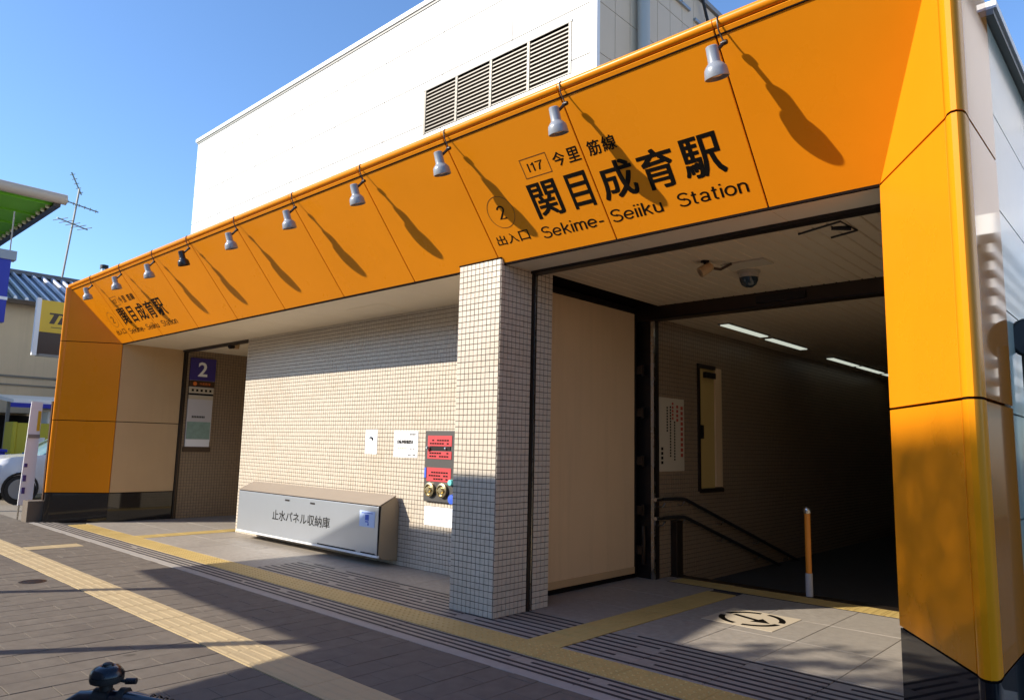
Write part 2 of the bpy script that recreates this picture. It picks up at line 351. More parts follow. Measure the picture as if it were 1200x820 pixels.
# --- granite slabs; some carry dark non-slip strips let into grooves
def slab_mesh(name, sx, sy, rows, seed):
    rd = random.Random(seed); mb = MB(); a, b, e = sx/2 - .0015, sy/2 - .0015, 0.003
    mb.add([(-a+e,-b+e,0),(a-e,-b+e,0),(a-e,b-e,0),(-a+e,b-e,0),(-a,-b,-e),(a,-b,-e),(a,b,-e),(-a,b,-e),(-a,-b,-.03),(a,-b,-.03),(a,b,-.03),(-a,b,-.03)],
           [(0,1,2,3)] + [(4+i,4+(i+1)%4,(i+1)%4,i) for i in range(4)] + [(8+i,8+(i+1)%4,4+(i+1)%4,4+i) for i in range(4)])
    if rows:
        p = sy / rows
        for r in range(rows):
            y = -sy/2 + p * (r + 0.5); x0, x1 = -a, a
            if rd.random() < .13: x0 += rd.choice((0.06, .14, 0.22))
            elif rd.random() < .10: x1 -= rd.choice((0.05, .12, 0.2))
            mb.box((x0, y - .0125, -.02), (x1, y + .0125, .0018), 1)
    return mb.mesh(name, [SLAB, GROOVE])
def slab(me, x, y): 
    o = inst("floor_slab", me, (x, y, random.uniform(-.001, .0008)), floor); o.rotation_euler = (random.uniform(-.0015,.0015), random.uniform(-.0015,.0015), 0); return o
FRONT = [slab_mesh("front_slab", 0.6, 0.27, 4, i) for i in range(5)]
for k in range(21): slab(random.choice(FRONT), -13.25 + k * 0.6, 3.68)
GRV = [slab_mesh("grooved_slab", 0.6, 0.64, 8, 20 + i) for i in range(5)]
PLN = slab_mesh("plain_slab", 0.6, 0.64, 0, 1)
GRH = [slab_mesh("part_grooved_slab", 0.6, 0.64, 8, 90 + i) for i in range(2)]
def fill(x0, x1, y0, y1, grooved):
    nx = max(1, round((x1 - x0) / 0.6)); sx = (x1 - x0) / nx; ny = max(1, round((y1 - y0) / 0.64)); sy = (y1 - y0) / ny
    for j in range(ny):
        for i in range(nx):
            x = x0 + sx * (i + .5); me = PLN
            if j == 0 and grooved(x): me = random.choice(GRV)
            o = slab(me, x, y0 + sy * (j + .5)); o.scale = (sx / 0.6, sy / 0.64, 1)
fill(-3.295, -1.15, 4.125, 6.96, lambda x: True)
fill(-4.5, -3.605, 4.125, 6.96, lambda x: True)
fill(-10.70, -4.5, 4.125, 5.42, lambda x: x > -7.6)
fill(-13.05, -11.02, 4.125, 5.42, lambda x: False)
fill(-13.05, -11.02, 5.42, 8.4, lambda x: False)
fill(-4.5, -4.14, 6.96, 7.42, lambda x: False)
fill(-1.57, -1.15, 6.96, 7.42, lambda x: False)
fill(-0.6, 0.9, 4.125, 5.4, lambda x: False)
fill(-1.15, 1.8, 3.82, 4.12, lambda x: False)
bx("stair_nosing", (-4.28, 7.275, -0.1), (-1.15, 7.43, 0.004), BRONZE, floor)
bx("drain_channel", (-4.14, 6.955, -0.1), (-1.57, 6.968, 0.003), GROOVE, floor)
# --- round floor mark on a square sticker
fm = thing("floor_sticker", "square pale sticker with a black ring and arrow stuck on the floor before the stairs", "floor marking", (-2.76, 5.98, 0))
mb = MB(); mb.box((-3.06, 5.68, .001), (-2.46, 6.28, .0035)); mb.build("backing", PAPERD, fm)
mb = MB()
def arc(a0, a1, r0, r1, n=14):
    for k in range(n):
        a, b = a0 + (a1-a0)*k/n, a0 + (a1-a0)*(k+1)/n
        mb.poly([(-2.76 + r*math.cos(t), 5.98 + r*math.sin(t), .0045) for r, t in ((r0,a),(r1,a),(r1,b),(r0,b))])
for a in (0.1, 1.67, 3.24, 4.81): arc(a, a + 1.3, 0.215, 0.265)
mb.poly([(-2.76+x, 5.98+y, .0045) for x, y in ((-.18,.03),(-.17,.08),(.07,.0),(.06,-.05))]); mb.poly([(-2.76+x, 5.98+y, .0045) for x, y in ((.18,-.06),(.07,.06),(.03,-.10))])
mb.build("ring_print", INK, fm); local(fm)
# --- small iron valve cover
mh = thing("valve_cover", "small worn iron valve cover set in the dark sidewalk pavers", "cover", (-8.15, 2.16, 0))
MB().lathe([(0, .004), (.075, .004), (.082, .003), (.085, -.02)], (-8.15, 2.16, 0), Z_, 20).build("lid", DARKM, mh)
MB().lathe([(.09, -.02), (.09, .0035), (.115, .003), (.12, -.02)], (-8.15, 2.16, 0), Z_, 20).build("rim", BRONZE, mh); local(mh)

# ------------------------------------------------------------------ station building
ST = thing("station_entrance", "station entrance with sloping orange fascia, tiled pillar and orange jambs", "station", (-7, 4.4, 0))
T0 = Vector((0, 3.68, 3.824)); DN = Vector((0, .72, -.899)).normalized(); FN = Vector((0, -.899, -.72)).normalized(); SL = 1.152
SEAMX = [-1.86, -3.03, -4.23, -5.38, -6.565, -7.785, -8.965, -10.12, -11.35, -12.51]
# fascia panels, one per bay, mitred at both ends
def fas(x, s, lift=0.0): p = T0 + DN * s + FN * lift; return Vector((x, p.y, p.z))
edges = [None] + SEAMX + [None]; g = 0.005
for i in range(len(edges) - 1):
    if edges[i] is None: tr, br = -0.700, -1.2
    else: tr = br = edges[i] - g
    if edges[i+1] is None: tl, bl = -13.49, -13.0
    else: tl = bl = edges[i+1] + g
    pts = [fas(tl, .004), fas(tr, .004), fas(br, SL), fas(bl, SL)]
    MB().prism(pts, -FN * 0.03).build("fascia_panel", ORANGE, ST, bevel=0.003)
MB().prism([fas(-13.5, 0, -.012), fas(-.71, 0, -.012), fas(-1.2, SL - .004, -.012), fas(-13.0, SL - .004, -.012)], -FN * 0.03).build("joint_backing", JOINT, ST)
# rounded rim along the top
prof = [(3.690, 3.831), (3.672, 3.834), (3.660, 3.846), (3.655, 3.862), (3.660, 3.878), (3.674, 3.890), (3.70, 3.895), (4.3, 3.895), (4.3, 3.831)]
xs = [-0.63] + SEAMX + [-13.57]
for i in range(len(xs) - 1):
    a, b = xs[i] - (.003 if i else 0), xs[i+1] + (.003 if i < len(xs) - 2 else 0)
    mb = MB(); n = len(prof)
    vs = [(a, y, z) for y, z in prof] + [(b, y, z) for y, z in prof]
    mb.add(vs, [(k, (k+1) % n, n + (k+1) % n, n + k) for k in range(n)] + [tuple(range(n))[::-1], tuple(range(n, 2*n))])
    mb.build("rim_cap", ORANGE, ST, smooth=True)
bx("rim_joint", (-13.55, 3.70, 3.79), (-.65, 4.2, 3.828), JOINT, ST)
# jambs: splayed faces with rounded outer edge; mirrored for the far end
def zf(y): return T0.z + (y - T0.y) * (-.899 / .72)       # fascia height at depth y
def jamb(sgn, xi, xo, xn, panel_mat, nose_mat, far):
    pi, po = Vector((xi, 4.4, 0)), Vector((xo, 3.69, 0)); d = (po - pi).normalized(); nrm = Vector((d.y, -d.x, 0)) * sgn
    if nrm.y > 0: nrm = -nrm
    back = -nrm * 0.03
    def face(z0, z1, m, a=pi, b=po, nm="jamb_panel"):
        MB().prism([a + Z_*z0, b - d*.004 + Z_*z0, b - d*.004 + Z_*z1, a + Z_*z1], back).build(nm, m, ST, bevel=0.002)
    face(.475, 1.625, panel_mat); face(1.637, 2.925, panel_mat)
    top = MB(); top.prism([pi + Z_*2.937, po - d*.004 + Z_*2.937, po - d*.004 + Z_*3.84, pi + d*.04 + Z_*(zf(4.4)+.06), pi + Z_*2.96], back); top.build("jamb_panel", panel_mat, ST)
    MB().prism([pi + back*.6 + Z_*0.45, po + back*.6 + Z_*0.45, po + back*.6 + Z_*3.8, pi + back*.6 + Z_*2.95], back).build("joint_backing", JOINT, ST)
    MB().prism([pi - back*(-.15) , po - d*.004 + back*.15, po - d*.004 + back*.15 + Z_*.463, pi + back*.15 + Z_*.463], back).build("base_panel", BASE, ST)
    # nose: arc from the splay to the outer side wall
    ox = xn; arcp = [(po.x, po.y), (po.x + (ox-po.x)*.18, po.y-.038), (po.x + (ox-po.x)*.42, po.y-.060), (po.x + (ox-po.x)*.70, po.y-.062), (po.x + (ox-po.x)*.92, po.y-.045), (ox, po.y-.012)]
    arcp = [(x + d.x*.002, y) for x, y in arcp]
    def nose(z0, z1, m, shrink=0.0, nm="jamb_nose"):
        q = [(x, y + shrink) for x, y in arcp]; n = len(q); c = [(ox, po.y + .06), (po.x, po.y + .06)]
        allp = q + c; k = len(allp); mb = MB()
        mb.add([(x, y, z0) for x, y in allp] + [(x, y, z1) for x, y in allp], [(i, (i+1) % k, k + (i+1) % k, k + i) for i in range(k)] + [tuple(range(k))[::-1], tuple(range(k, 2*k))])
        mb.build(nm, m, ST, smooth=True)
    nose(.475, 1.625, nose_mat); nose(1.637, 2.925, nose_mat); nose(2.937, 3.83, nose_mat); nose(0, .463, BASE, .004, "base_nose")
    sv = ox; arcp[:] = [(x - (x - po.x)*.07, y) for x, y in arcp]; ox = ox - (ox - po.x)*.07; nose(.46, 3.82, JOINT, .010, "joint_backing"); ox = sv
    return ox, po.y
ox, oy = jamb(1, -1.2, -0.715, -0.63, ORANGE, ORANGEN, False)
jamb(-1, -13.0, -13.485, -13.57, ORANGE, ORANGE, True)
# near side wall: glossy orange return, then pale panels
for z0, z1, y1 in ((.475, 1.625, 4.41), (1.637, 2.925, 4.41), (2.937, 3.83, 4.41)):
    bx("side_panel", (-.66, 3.71, z0), (-.63, y1, z1), ORANGEG, ST, bevel=0.003)
bx("base_panel", (-.66, 3.70, 0), (-.634, 4.41, .463), BASE, ST)
bx("core_wall", (-1.17, 4.42, 0), (-.70, 14, 3.72), CONC, ST)
bx("core_wall", (-.84, 4.02, 0), (-.665, 4.42, 3.3), JOINT, ST)
zs = [0, .6, 1.06, 1.60, 1.885, 2.15, 2.44, 2.72, 3.02, 3.76]
zs = [0.0, 0.53, 1.07, 1.60, 2.14, 2.68, 3.22, 3.76]
for zi in range(len(zs) - 1):
    for k in range(8):
        y0 = 4.425 + k * 1.2
        bx("wall_panel", (-.70, y0, zs[zi] + .004), (-.64, y0 + 1.194, zs[zi+1] - .004), GREYP, ST)
bx("wall_coping", (-.72, 4.43, 3.765), (-.60, 14, 3.80), GTRIM, ST); bx("wall_coping", (-.74, 4.43, 3.80), (-.585, 14, 3.845), WTRIM, ST)
# pillar with its mosaic
def mosaic(name, o, ud, vd, nrm, w, h, m, parent, p=0.05, skip=None, seed=3):
    rd = random.Random(seed); o, ud, vd, nrm = map(Vector, (o, ud, vd, nrm)); nu, nv = max(1, round(w / p)), max(1, round(h / p)); pu, pv = w / nu, h / nv
    V = []; F = []; gpx = 0.0026; t = 0.0045
    for j in range(nv):
        for i in range(nu):
            u, v = (i + .5) * pu, (j + .5) * pv
            if skip and skip(u, v): continue
            hu, hv = pu/2 - gpx, pv/2 - gpx; jt = rd.uniform(-.0005, .0005); tu, tv = rd.uniform(-.014, .014), rd.uniform(-.014, .014); b = len(V); ju, jv = rd.uniform(-.0006,.0006), rd.uniform(-.0006,.0006)
            for a, c in ((-1,-1),(1,-1),(1,1),(-1,1)): V.append(o + ud*(u + ju + a*(hu-.001)) + vd*(v + jv + c*(hv-.001)) + nrm*(t + jt + tu*a*hu + tv*c*hv))
            for a, c in ((-1,-1),(1,-1),(1,1),(-1,1)): V.append(o + ud*(u + ju + a*hu) + vd*(v + jv + c*hv))
            F += [(b,b+1,b+2,b+3),(b+4,b+5,b+1,b),(b+5,b+6,b+2,b+1),(b+6,b+7,b+3,b+2),(b+7,b+4,b,b+3)]
    mb = MB(); mb.add(V, F); ob = mb.build(name, m, parent, smooth=False, kind="stuff"); return ob
PX0, PX1, PY0, PY1, PT = -4.705, -4.195, 4.360, 5.05, 2.967
pil = bx("pillar", (PX0, PY0, 0), (PX1, PY1, PT), GROUT, ST)
mosaic("mosaic_tile", (PX0, PY0, 0), X_, Z_, -Y_, PX1-PX0, PT, TILE, pil, .051)
mosaic("mosaic_tile", (PX1, PY0, 0), Y_, Z_, X_, 4.76-PY0, PT, TILE, pil, .0505, seed=5)
mosaic("mosaic_tile", (PX1, 4.835, 0), Y_, Z_, X_, PY1-4.835, PT, TILE, pil, .0505, seed=6)
mosaic("mosaic_tile", (PX0, PY1, 0), -Y_, Z_, -X_, PY1-PY0, PT, TILE, pil, .0505, seed=8)
bx("pillar_cap", (PX0-.006, PY0-.009, PT), (PX1+.008, PY0+.02, PT+.011), JOINT, pil)
bx("guide_rail", (PX1-.01, 4.765, 0), (PX1+.008, 4.83, 2.93), DARKM, ST); bx("guide_lip", (PX1+.008, 4.803, 0), (PX1+.014, 4.81, 2.93), STEEL, ST)
# long tiled wall
bw = bx("tiled_wall", (-10.63, 5.416, 0), (-4.6, 5.8, 2.95), GROUT, ST)
mosaic("mosaic_tile", (-10.63, 5.416, 0), X_, Z_, -Y_, 10.63-4.72, 2.95, TILE, bw, .05, seed=11)
mosaic("mosaic_tile", (-10.63, 8.4, 0), -Y_, Z_, -X_, 2.6, 2.95, TILE, bw, .05, seed=12)
bx("tiled_wall", (-10.625, 5.8, 0), (-4.6, 8.4, 2.95), GROUT, ST)
# far corridor beside the long wall
cw = bx("corridor_wall", (-13.4, 5.50, 0), (-13.0, 8.4, 2.95), GROUT, ST)
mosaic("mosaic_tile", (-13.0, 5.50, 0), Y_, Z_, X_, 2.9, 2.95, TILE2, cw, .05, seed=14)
bx("corridor_end", (-13.4, 8.4, 0), (-10.0, 8.6, 2.95), GROUT, ST)
for z0, z1 in ((.475, 1.625), (1.637, 2.95)): bx("beige_panel", (-13.03, 4.412, z0), (-13.0, 5.43, z1), BEIGE, ST, bevel=.002)
bx("base_panel", (-13.03, 4.40, 0), (-12.996, 5.43, .463), BASE, ST)
bx("joint_backing", (-13.06, 4.40, 0), (-13.02, 5.43, 2.95), JOINT, ST)
bx("guide_rail", (-13.04, 5.435, 0), (-12.97, 5.497, 2.95), DARKM, ST); bx("guide_lip", (-12.97, 5.455, 0), (-12.962, 5.475, 2.95), BRONZE, ST)
# soffits and ceilings
for i in range(8):
    a, b = -13.0 + i * 1.04, -13.0 + (i + 1) * 1.04 - .005
    bx("soffit_board", (a, 4.41, 2.935), (b, 5.41, 2.965), SOFF, ST)
bx("soffit_frame", (-13.0, 4.392, 2.918), (-1.2, 4.412, 2.96), JOINT, ST)
for a, b in ((-4.19, -3.05), (-3.045, -1.875), (-1.87, -1.2)): bx("soffit_board", (a, 4.414, 2.93), (b, 4.74, 2.96), SOFF, ST)
bx("shutter_slot", (-4.19, 4.742, 2.905), (-1.2, 4.838, 2.96), DARKM, ST)
bx("shutter_slot", (-13.0, 5.41, 2.90), (-10.63, 5.50, 2.965), DARKM, ST)
bx("access_hatch", (-7.2, 4.86, 2.9318), (-6.55, 5.22, 2.9352), SOFF, ST)
for k in range(27):
    x0 = -4.19 + k * 0.1125
    if x0 > -1.2: break
    for ya, yb in ((4.842, 5.20), (5.204, 5.745), (5.749, 6.86)) if k > 18 else ((4.842, 6.0 + .4*(k % 3)), (6.004 + .4*(k % 3), 6.86)):
        MB().prism([(x0+.003, ya, 2.958), (x0+.010, ya, 2.95), (x0+.1045, ya, 2.95), (x0+.1105, ya, 2.958), (x0+.1105, ya, 2.97), (x0+.003, ya, 2.97)], (0, yb-ya, 0)).build("ceiling_plank", CEIL, ST)
for k in range(28):
    x0 = -4.28 + k * 0.1125
    MB().prism([(x0+.003, 7.01, 2.848), (x0+.010, 7.01, 2.84), (x0+.1045, 7.01, 2.84), (x0+.1105, 7.01, 2.848), (x0+.1105, 7.01, 2.86), (x0+.003, 7.01, 2.86)], (0, 8.9, 0)).build("ceiling_plank", CEIL, ST)
bx("ceiling_void", (-13.4, 4.42, 2.972), (-1.15, 16, 3.0), JOINT, ST)
bx("header_beam", (-4.5, 6.865, 2.80), (-1.15, 7.005, 2.969), BRONZE, ST); bx("header_lip", (-4.5, 6.85, 2.80), (-1.15, 6.865, 2.818), DARKM, ST)
bx("beam_sensor", (-3.05, 6.84, 2.845), (-2.56, 6.864, 2.915), DARKM, ST)
# roof slab and parapet behind the fascia
bx("roof_slab", (-13.4, 4.45, 3.005), (-.72, 16, 3.55), CONC, ST)
bx("parapet", (-13.5, 4.2, 3.5), (-.72, 4.32, 3.885), CONC, ST)
# entrance side: wall behind the gate leaf, passage walls, stairs going down
bx("rear_wall", (-4.72, 5.05, 0), (-4.56, 7.0, 2.95), DARKM, ST)
bx("door_post", (-4.56, 6.93, 0), (-4.27, 7.02, 2.80), DARKM, ST); bx("door_post", (-4.30, 6.90, 0), (-4.262, 6.93, 2.80), STEEL, ST)
pw = bx("passage_wall", (-4.7, 7.02, -3.2), (-4.285, 16, 2.86), GROUT, ST)
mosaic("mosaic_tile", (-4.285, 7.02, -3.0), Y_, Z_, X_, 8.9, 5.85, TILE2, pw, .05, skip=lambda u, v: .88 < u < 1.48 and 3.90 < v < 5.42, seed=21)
bx("passage_wall", (-1.15, 4.42, -3.2), (-1.10, 16, 2.96), GATE, ST)
bx("passage_end", (-4.7, 15.9, -3.4), (-1.1, 16.0, 2.86), TILE2, ST)
for k in range(22):
    z = -.12 * (k + 1); y = 7.43 + .36 * k
    bx("stair_step", (-4.285, y, z - .3), (-1.15, y + .36, z), STEPM, ST); bx("step_nosing", (-4.285, y, z), (-1.15, y + .05, z + .003), BRONZE, ST)
# recessed cabinet door in the passage wall
rd_ = bx("service_door", (-4.30, 7.945, .93), (-4.279, 8.33, 2.37), mat("olive_paint", (0.55, 0.38, 0.13), 0.5), ST)
bx("door_frame", (-4.42, 7.90, .90), (-4.255, 7.94, 2.42), BRONZE, ST); bx("door_frame", (-4.42, 8.335, .94), (-4.262, 8.50, 2.40), GATE, ST)
bx("door_frame", (-4.42, 7.94, 2.375), (-4.255, 8.335, 2.42), BRONZE, ST); bx("door_frame", (-4.42, 7.94, .88), (-4.245, 8.50, .928), BRONZE, ST)
bx("door_handle", (-4.279, 7.97, 1.52), (-4.250, 8.01, 1.68), DARKM, rd_); bx("door_closer", (-4.279, 8.05, 2.26), (-4.235, 8.30, 2.33), DARKM, rd_)
# lettering on the fascia
def fx(x, s, lift=.0012): return fas(x, s, lift)
UPD = -DN
def sign_text(dx, k, ink, thin):
    pass
    X = lambda x: -12.92 + (x + 4.165) * k if dx else x
    def put_t(nm, body, x0, x1, s0, s1, w=0.0, bold=0.0):
        mb = MB()
        if nm == 'name_word': stroke_text(mb, body, fx(X(x0), s1), X_, UPD, X(x1) - X(x0), s1 - s0, w)
        else: text(mb, body, fx(X(x0), s1), X_, UPD, X(x1) - X(x0), s1 - s0, 0, w, 0, bold)
        mb.build(nm, ink, ST)
    for ch, a, b, s0, s1 in (("関", -3.635, -3.362, .556, .850), ("目", -3.268, -3.075, .564, .846), ("成", -2.985, -2.690, .560, .844), ("育", -2.645, -2.375, .560, .850), ("駅", -2.325, -2.035, .562, .848)):
        put_t('name_kanji', ch, a, b, s0, s1, 0, .022)
    for ch, a, b in (("今", -3.300, -3.190), ("里", -3.165, -3.055), ("筋", -2.980, -2.872), ("線", -2.855, -2.742)): put_t('line_kanji', ch, a, b, .383, .492, 0, .016)
    for ch, a, b in (("出", -4.160, -4.055), ("入", -4.035, -3.925), ("口", -3.905, -3.800)): put_t('exit_kanji', ch, a, b, .897, .985, 0, .010)
    put_t('name_word', "Sekime-", -3.672, -3.068, .912, 1.008, .115); put_t('name_word', "Seiiku", -3.002, -2.572, .912, 1.008, .115); put_t('name_word', "Station", -2.448, -1.945, .912, 1.008, .115)
    put_t('name_word', "I17", -3.545, -3.395, .402, .470, .10); put_t('name_word', "2", -4.020, -3.935, .654, .770, .125)
    def frame(pts, wd):
        n = len(pts)
        for i in range(n):
            (a, s), (b, t) = pts[i], pts[(i+1) % n]; v = Vector((b-a, t-s)).normalized(); nn = Vector((-v.y, v.x)) * wd
            thin_mb.poly([fx(X(a), s), fx(X(b), t), fx(X(b + nn.x), t + nn.y), fx(X(a + nn.x), s + nn.y)])
    thin_mb = MB(); frame([(-3.600, .358), (-3.340, .358), (-3.340, .514), (-3.600, .514)], .006)
    thin_mb.build("name_outline", thin, ST); thin_mb = MB()
    frame([(-3.985 + .140*math.cos(t*math.pi/20), .708 + .140*math.sin(t*math.pi/20)) for t in range(40)], .005)
    thin_mb.build("name_outline", thin, ST)
sign_text(False, 1.0, INK, INKB); sign_text(True, 1.045, INKB if 0 else INK, INKB)
local(ST)

# ------------------------------------------------------------------ sign spotlights along the fascia
def spotlight(x, m, label, dark):
    t = thing("sign_spotlight", label, "spotlight", (x, 3.66, 3.83), "spotlights along the orange fascia")
    mouth = Vector((x, 3.666, 3.508)); ax = Vector((0.01, .073, -.243)).normalized(); top = mouth - ax * .185
    ln = (mouth - top).length
    MB().lathe([(0, 0), (.030, .001), (.035, .006), (.036, ln*.50), (.038, ln*.53), (.044, ln*.56), (.059, ln*.655), (.064, ln*.70), (.066, ln*.75), (.071, ln*.985), (.070, ln), (.066, ln), (.063, ln*.80), (.04, ln*.62), (0, ln*.60)], top, ax, 28).build("lamp_shade", m, t, smooth=True)
    MB().lathe([(0, ln*.70), (.035, ln*.72), (.045, ln*.86), (.03, ln*.93), (0, ln*.95)], top, ax, 14).build("bulb", LAMPI, t, smooth=True)
    k = Vector((x + .034, 3.690, 3.725))
    MB().tube([(x + .010, 3.668, 3.887), (x + .010, 3.655, 3.874), (x + .010, 3.650, 3.853), (x + .012, 3.665, 3.80), (x + .022, 3.682, 3.76), k], .005, 6).build("bracket_arm", DARKM, t, smooth=True)
    MB().lathe([(0, -.020), (.013, -.019), (.016, 0), (.013, .019), (0, .020)], k, X_, 12).build("swivel_knob", DARKM, t, smooth=True)
    MB().tube([k, top + ax * .05], .012, 6).build("swivel_stem", DARKM, t, smooth=True)
    local(t)
LX = [-1.835, -3.01, -4.20, -5.34, -6.505, -7.745, -8.99, -10.07, -11.265, -12.495]
LB = ["large grey spotlight nearest the right end of the fascia, above the last kanji", "grey spotlight above the station name, between the two line-name kanji pairs", "grey spotlight above the circled 2 of the near station name",
      "grey spotlight on the blank fascia, first to the left of the tiled pillar", "grey spotlight on the blank fascia, midway between pillar and small far name", "grey spotlight on the blank fascia, next to the black one",
      "the only black spotlight on the orange fascia", "grey spotlight at the right end of the small far station name", "grey spotlight above the middle of the small far station name", "grey spotlight at the far left end of the orange fascia"]
for i, (x, l) in enumerate(zip(LX, LB)): spotlight(x, LAMPB if i == 6 else LAMPG, l, i == 6)

# ------------------------------------------------------------------ gate leaf folded open beside the pillar
gt = thing("gate_leaf", "tall beige metal gate leaf folded open between pillar and passage", "gate", (-4.47, 6.05, 0))
bx("leaf_panel", (-4.51, 5.345, .09), (-4.465, 6.83, 2.885), GATE, gt, bevel=.004)
bx("bottom_rail", (-4.512, 5.345, .055), (-4.458, 6.83, .125), BEIGE, gt, bevel=.004)
bx("leaf_edge", (-4.515, 5.315, .04), (-4.455, 5.344, 2.90), DARKM, gt); bx("leaf_edge", (-4.515, 6.832, .04), (-4.455, 6.85, 2.90), DARKM, gt)
bx("top_track", (-4.53, 5.06, 2.892), (-4.45, 6.85, 2.945), DARKM, gt)
for z in (.30, .72, 1.25, 1.78, 2.25):
    MB().tube([(-4.40, 6.89, z - .06), (-4.40, 6.89, z + .06)], .018, 8).build("hinge", BRONZE, gt, smooth=True)
    bx("hinge_plate", (-4.46, 6.852, z - .045), (-4.38, 6.872, z + .045), BRONZE, gt)
MB().tube([(-4.40, 6.90, .15), (-4.385, 6.885, .40), (-4.40, 6.90, .55)], .022, 8).build("floor_bolt", BRONZE, gt, smooth=True)
local(gt)

# ------------------------------------------------------------------ storage box on the tiled wall
sb = thing("storage_box", "long metal flood panel box with sloped top on the tiled wall", "storage box", (-8.4, 5.27, 0))
x0, x1 = -10.03, -6.737
MB().prism([(x0, 5.135, .13), (x0, 5.15, .672), (x0, 5.35, .775), (x0, 5.408, .66), (x0, 5.408, .05), (x0, 5.20, .08)], (x1 - x0, 0, 0)).build("body", BOXT, sb, bevel=.004)
MB().prism([(x0 - .006, 5.128, .684), (x0 - .006, 5.352, .788), (x0 - .006, 5.356, .778), (x0 - .006, 5.132, .673)], (x1 - x0 + .012, 0, 0)).build("top_plate", BOXTOP, sb, bevel=.002)
bx("front_rail", (x0, 5.122, .103), (x1, 5.15, .128), WTRIM, sb)
bx("front_panel", (x0 + .012, 5.122, .130), (x1 - .012, 5.140, .664), BOXF, sb, bevel=.003)
bx("panel_gap", (x0 + .004, 5.130, .126), (x1 - .004, 5.138, .672), JOINT, sb)
for x in (-8.70, -8.10): bx("latch", (x - .05, 5.114, .600), (x + .05, 5.122, .622), DARKM, sb, bevel=.004)
for a, b in ((-7.95, -7.15), (-7.05, -6.78)): bx("gasket", (a, 5.119, .133), (b, 5.122, .145), JOINT, sb)
mb = MB(); text(mb, "止水パネル収納庫", (-9.06, 5.1205, .335), X_, Z_, 1.36, .135, 0, .008); mb.build("lettering", INK, sb)
st_ = bx("sticker", (-7.10, 5.1195, .425), (-6.81, 5.1215, .605), LBLUE, sb)
mb = MB(); mb.box((-7.06, 5.118, .578), (-6.85, 5.1194, .586)); mb.box((-6.99, 5.118, .50), (-6.92, 5.1194, .565)); mb.box((-6.985, 5.118, .478), (-6.925, 5.1194, .492)); mb.box((-6.94, 5.118, .445), (-6.92, 5.1194, .472)); mb.build("sticker_print", BLUE, st_)
local(sb)

# ------------------------------------------------------------------ notices and fire hose inlet on the tiled wall
YW = 5.4095
def sheet(name, label, x0, x1, z0, z1, m=PAPER):
    t = thing(name, label, "notice", ((x0+x1)/2, YW, z0)); bx("paper", (x0, YW - .003, z0), (x1, YW, z1), m, t); return t
def dashes(mb, x0, x1, z, h, n, rd, m=0, y=YW - .0042):
    w = (x1 - x0) / n
    for i in range(n):
        if rd.random() < .9: mb.box((x0 + w*i, y, z), (x0 + w*(i + .78), y + .001, z + h), m)
rd = random.Random(4)
n1 = sheet("narrow_notice", "narrow white notice with a dark eye emblem, leftmost sheet on the wall", -7.455, -7.215, 1.245, 1.54)
mb = MB()
for k in range(20):
    a, b = k*math.pi/10, (k+1)*math.pi/10
    mb.poly([(-7.335 + r*math.cos(t), YW - .0042, 1.405 + r*.95*math.sin(t)) for r, t in ((.055,a),(.060,a),(.060,b),(.055,b))])
mb.build("ring_print", LBLUE, n1); mb = MB(); mb.prism([(-7.38, YW-.005, 1.435), (-7.345, YW-.005, 1.455), (-7.30, YW-.005, 1.445), (-7.29, YW-.005, 1.415), (-7.315, YW-.005, 1.405), (-7.335, YW-.005, 1.432)], (0, .001, 0)); mb.build("emblem_print", INK, n1)
mb = MB()
for z in (1.33, 1.31, 1.29): dashes(mb, -7.42, -7.25, z, .006, 9, rd)
mb.build("fine_print", LBLUE, n1); local(n1)
n2 = sheet("parking_notice", "square white notice with one bold line of kanji, beside the red hose panel", -6.885, -6.45, 1.222, 1.53)
mb = MB(); text(mb, "自転車駐輪禁止", (-6.825, YW - .0045, 1.378), X_, Z_, .30, .045, 0, 0, 0, .012); mb.build("bold_print", INK, n2)
mb = MB(); dashes(mb, -6.60, -6.49, 1.478, .016, 4, rd); dashes(mb, -6.58, -6.50, 1.313, .012, 3, rd); dashes(mb, -6.62, -6.48, 1.245, .012, 5, rd); mb.build("fine_print", INK, n2)
mb = MB(); dashes(mb, -6.81, -6.64, 1.318, .016, 5, rd); mb.build("pale_print", PAPERD, n2); local(n2)
n3 = sheet("wide_notice", "wide white notice pasted under the red hose panel beside the pillar", -6.29, -5.60, .495, .70)
mb = MB(); dashes(mb, -6.24, -5.66, .665, .014, 14, rd)
for z in (.62, .59, .56, .53): dashes(mb, -6.22, -5.7, z, .008, 18, rd)
mb.build("fine_print", LBLUE, n3); local(n3)
fh = thing("hose_inlet_panel", "grey wall panel with red plates and two brass hose inlets", "hose panel", (-5.95, 5.40, .75))
bx("frame", (-6.28, 5.375, .755), (-5.72, 5.412, 1.53), mat("panel_grey", (.085, .08, .075), .45, metal=.4), fh, bevel=.006)
bx("frame_side", (-5.74, 5.355, .75), (-5.70, 5.412, 1.535), GTRIM, fh)
for a, b in ((1.36, 1.475), (1.22, 1.305), (.975, 1.125)):
    p = bx("red_plate", (-6.235, 5.370, a), (-5.84, 5.375, b), RED, fh); mb = MB()
    for q in range(2 if b - a < .12 else 3): dashes(mb, -6.20, -5.88, a + .02 + q*.035, .016, 8, rd, y=5.3685)
    mb.build("plate_print", INKR if 0 else INK, p)
MB().lathe([(0, .03), (.024, .028), (.028, 0)], (-6.215, 5.372, 1.335), -Y_, 14).build("knob", CHROME, fh, smooth=True); MB().lathe([(0, .02), (.014, .018), (.016, 0)], (-5.93, 5.372, 1.335), -Y_, 12).build("knob", CHROME, fh, smooth=True)
bx("lock_plate", (-6.18, 5.368, 1.315), (-5.86, 5.374, 1.357), DARKM, fh)
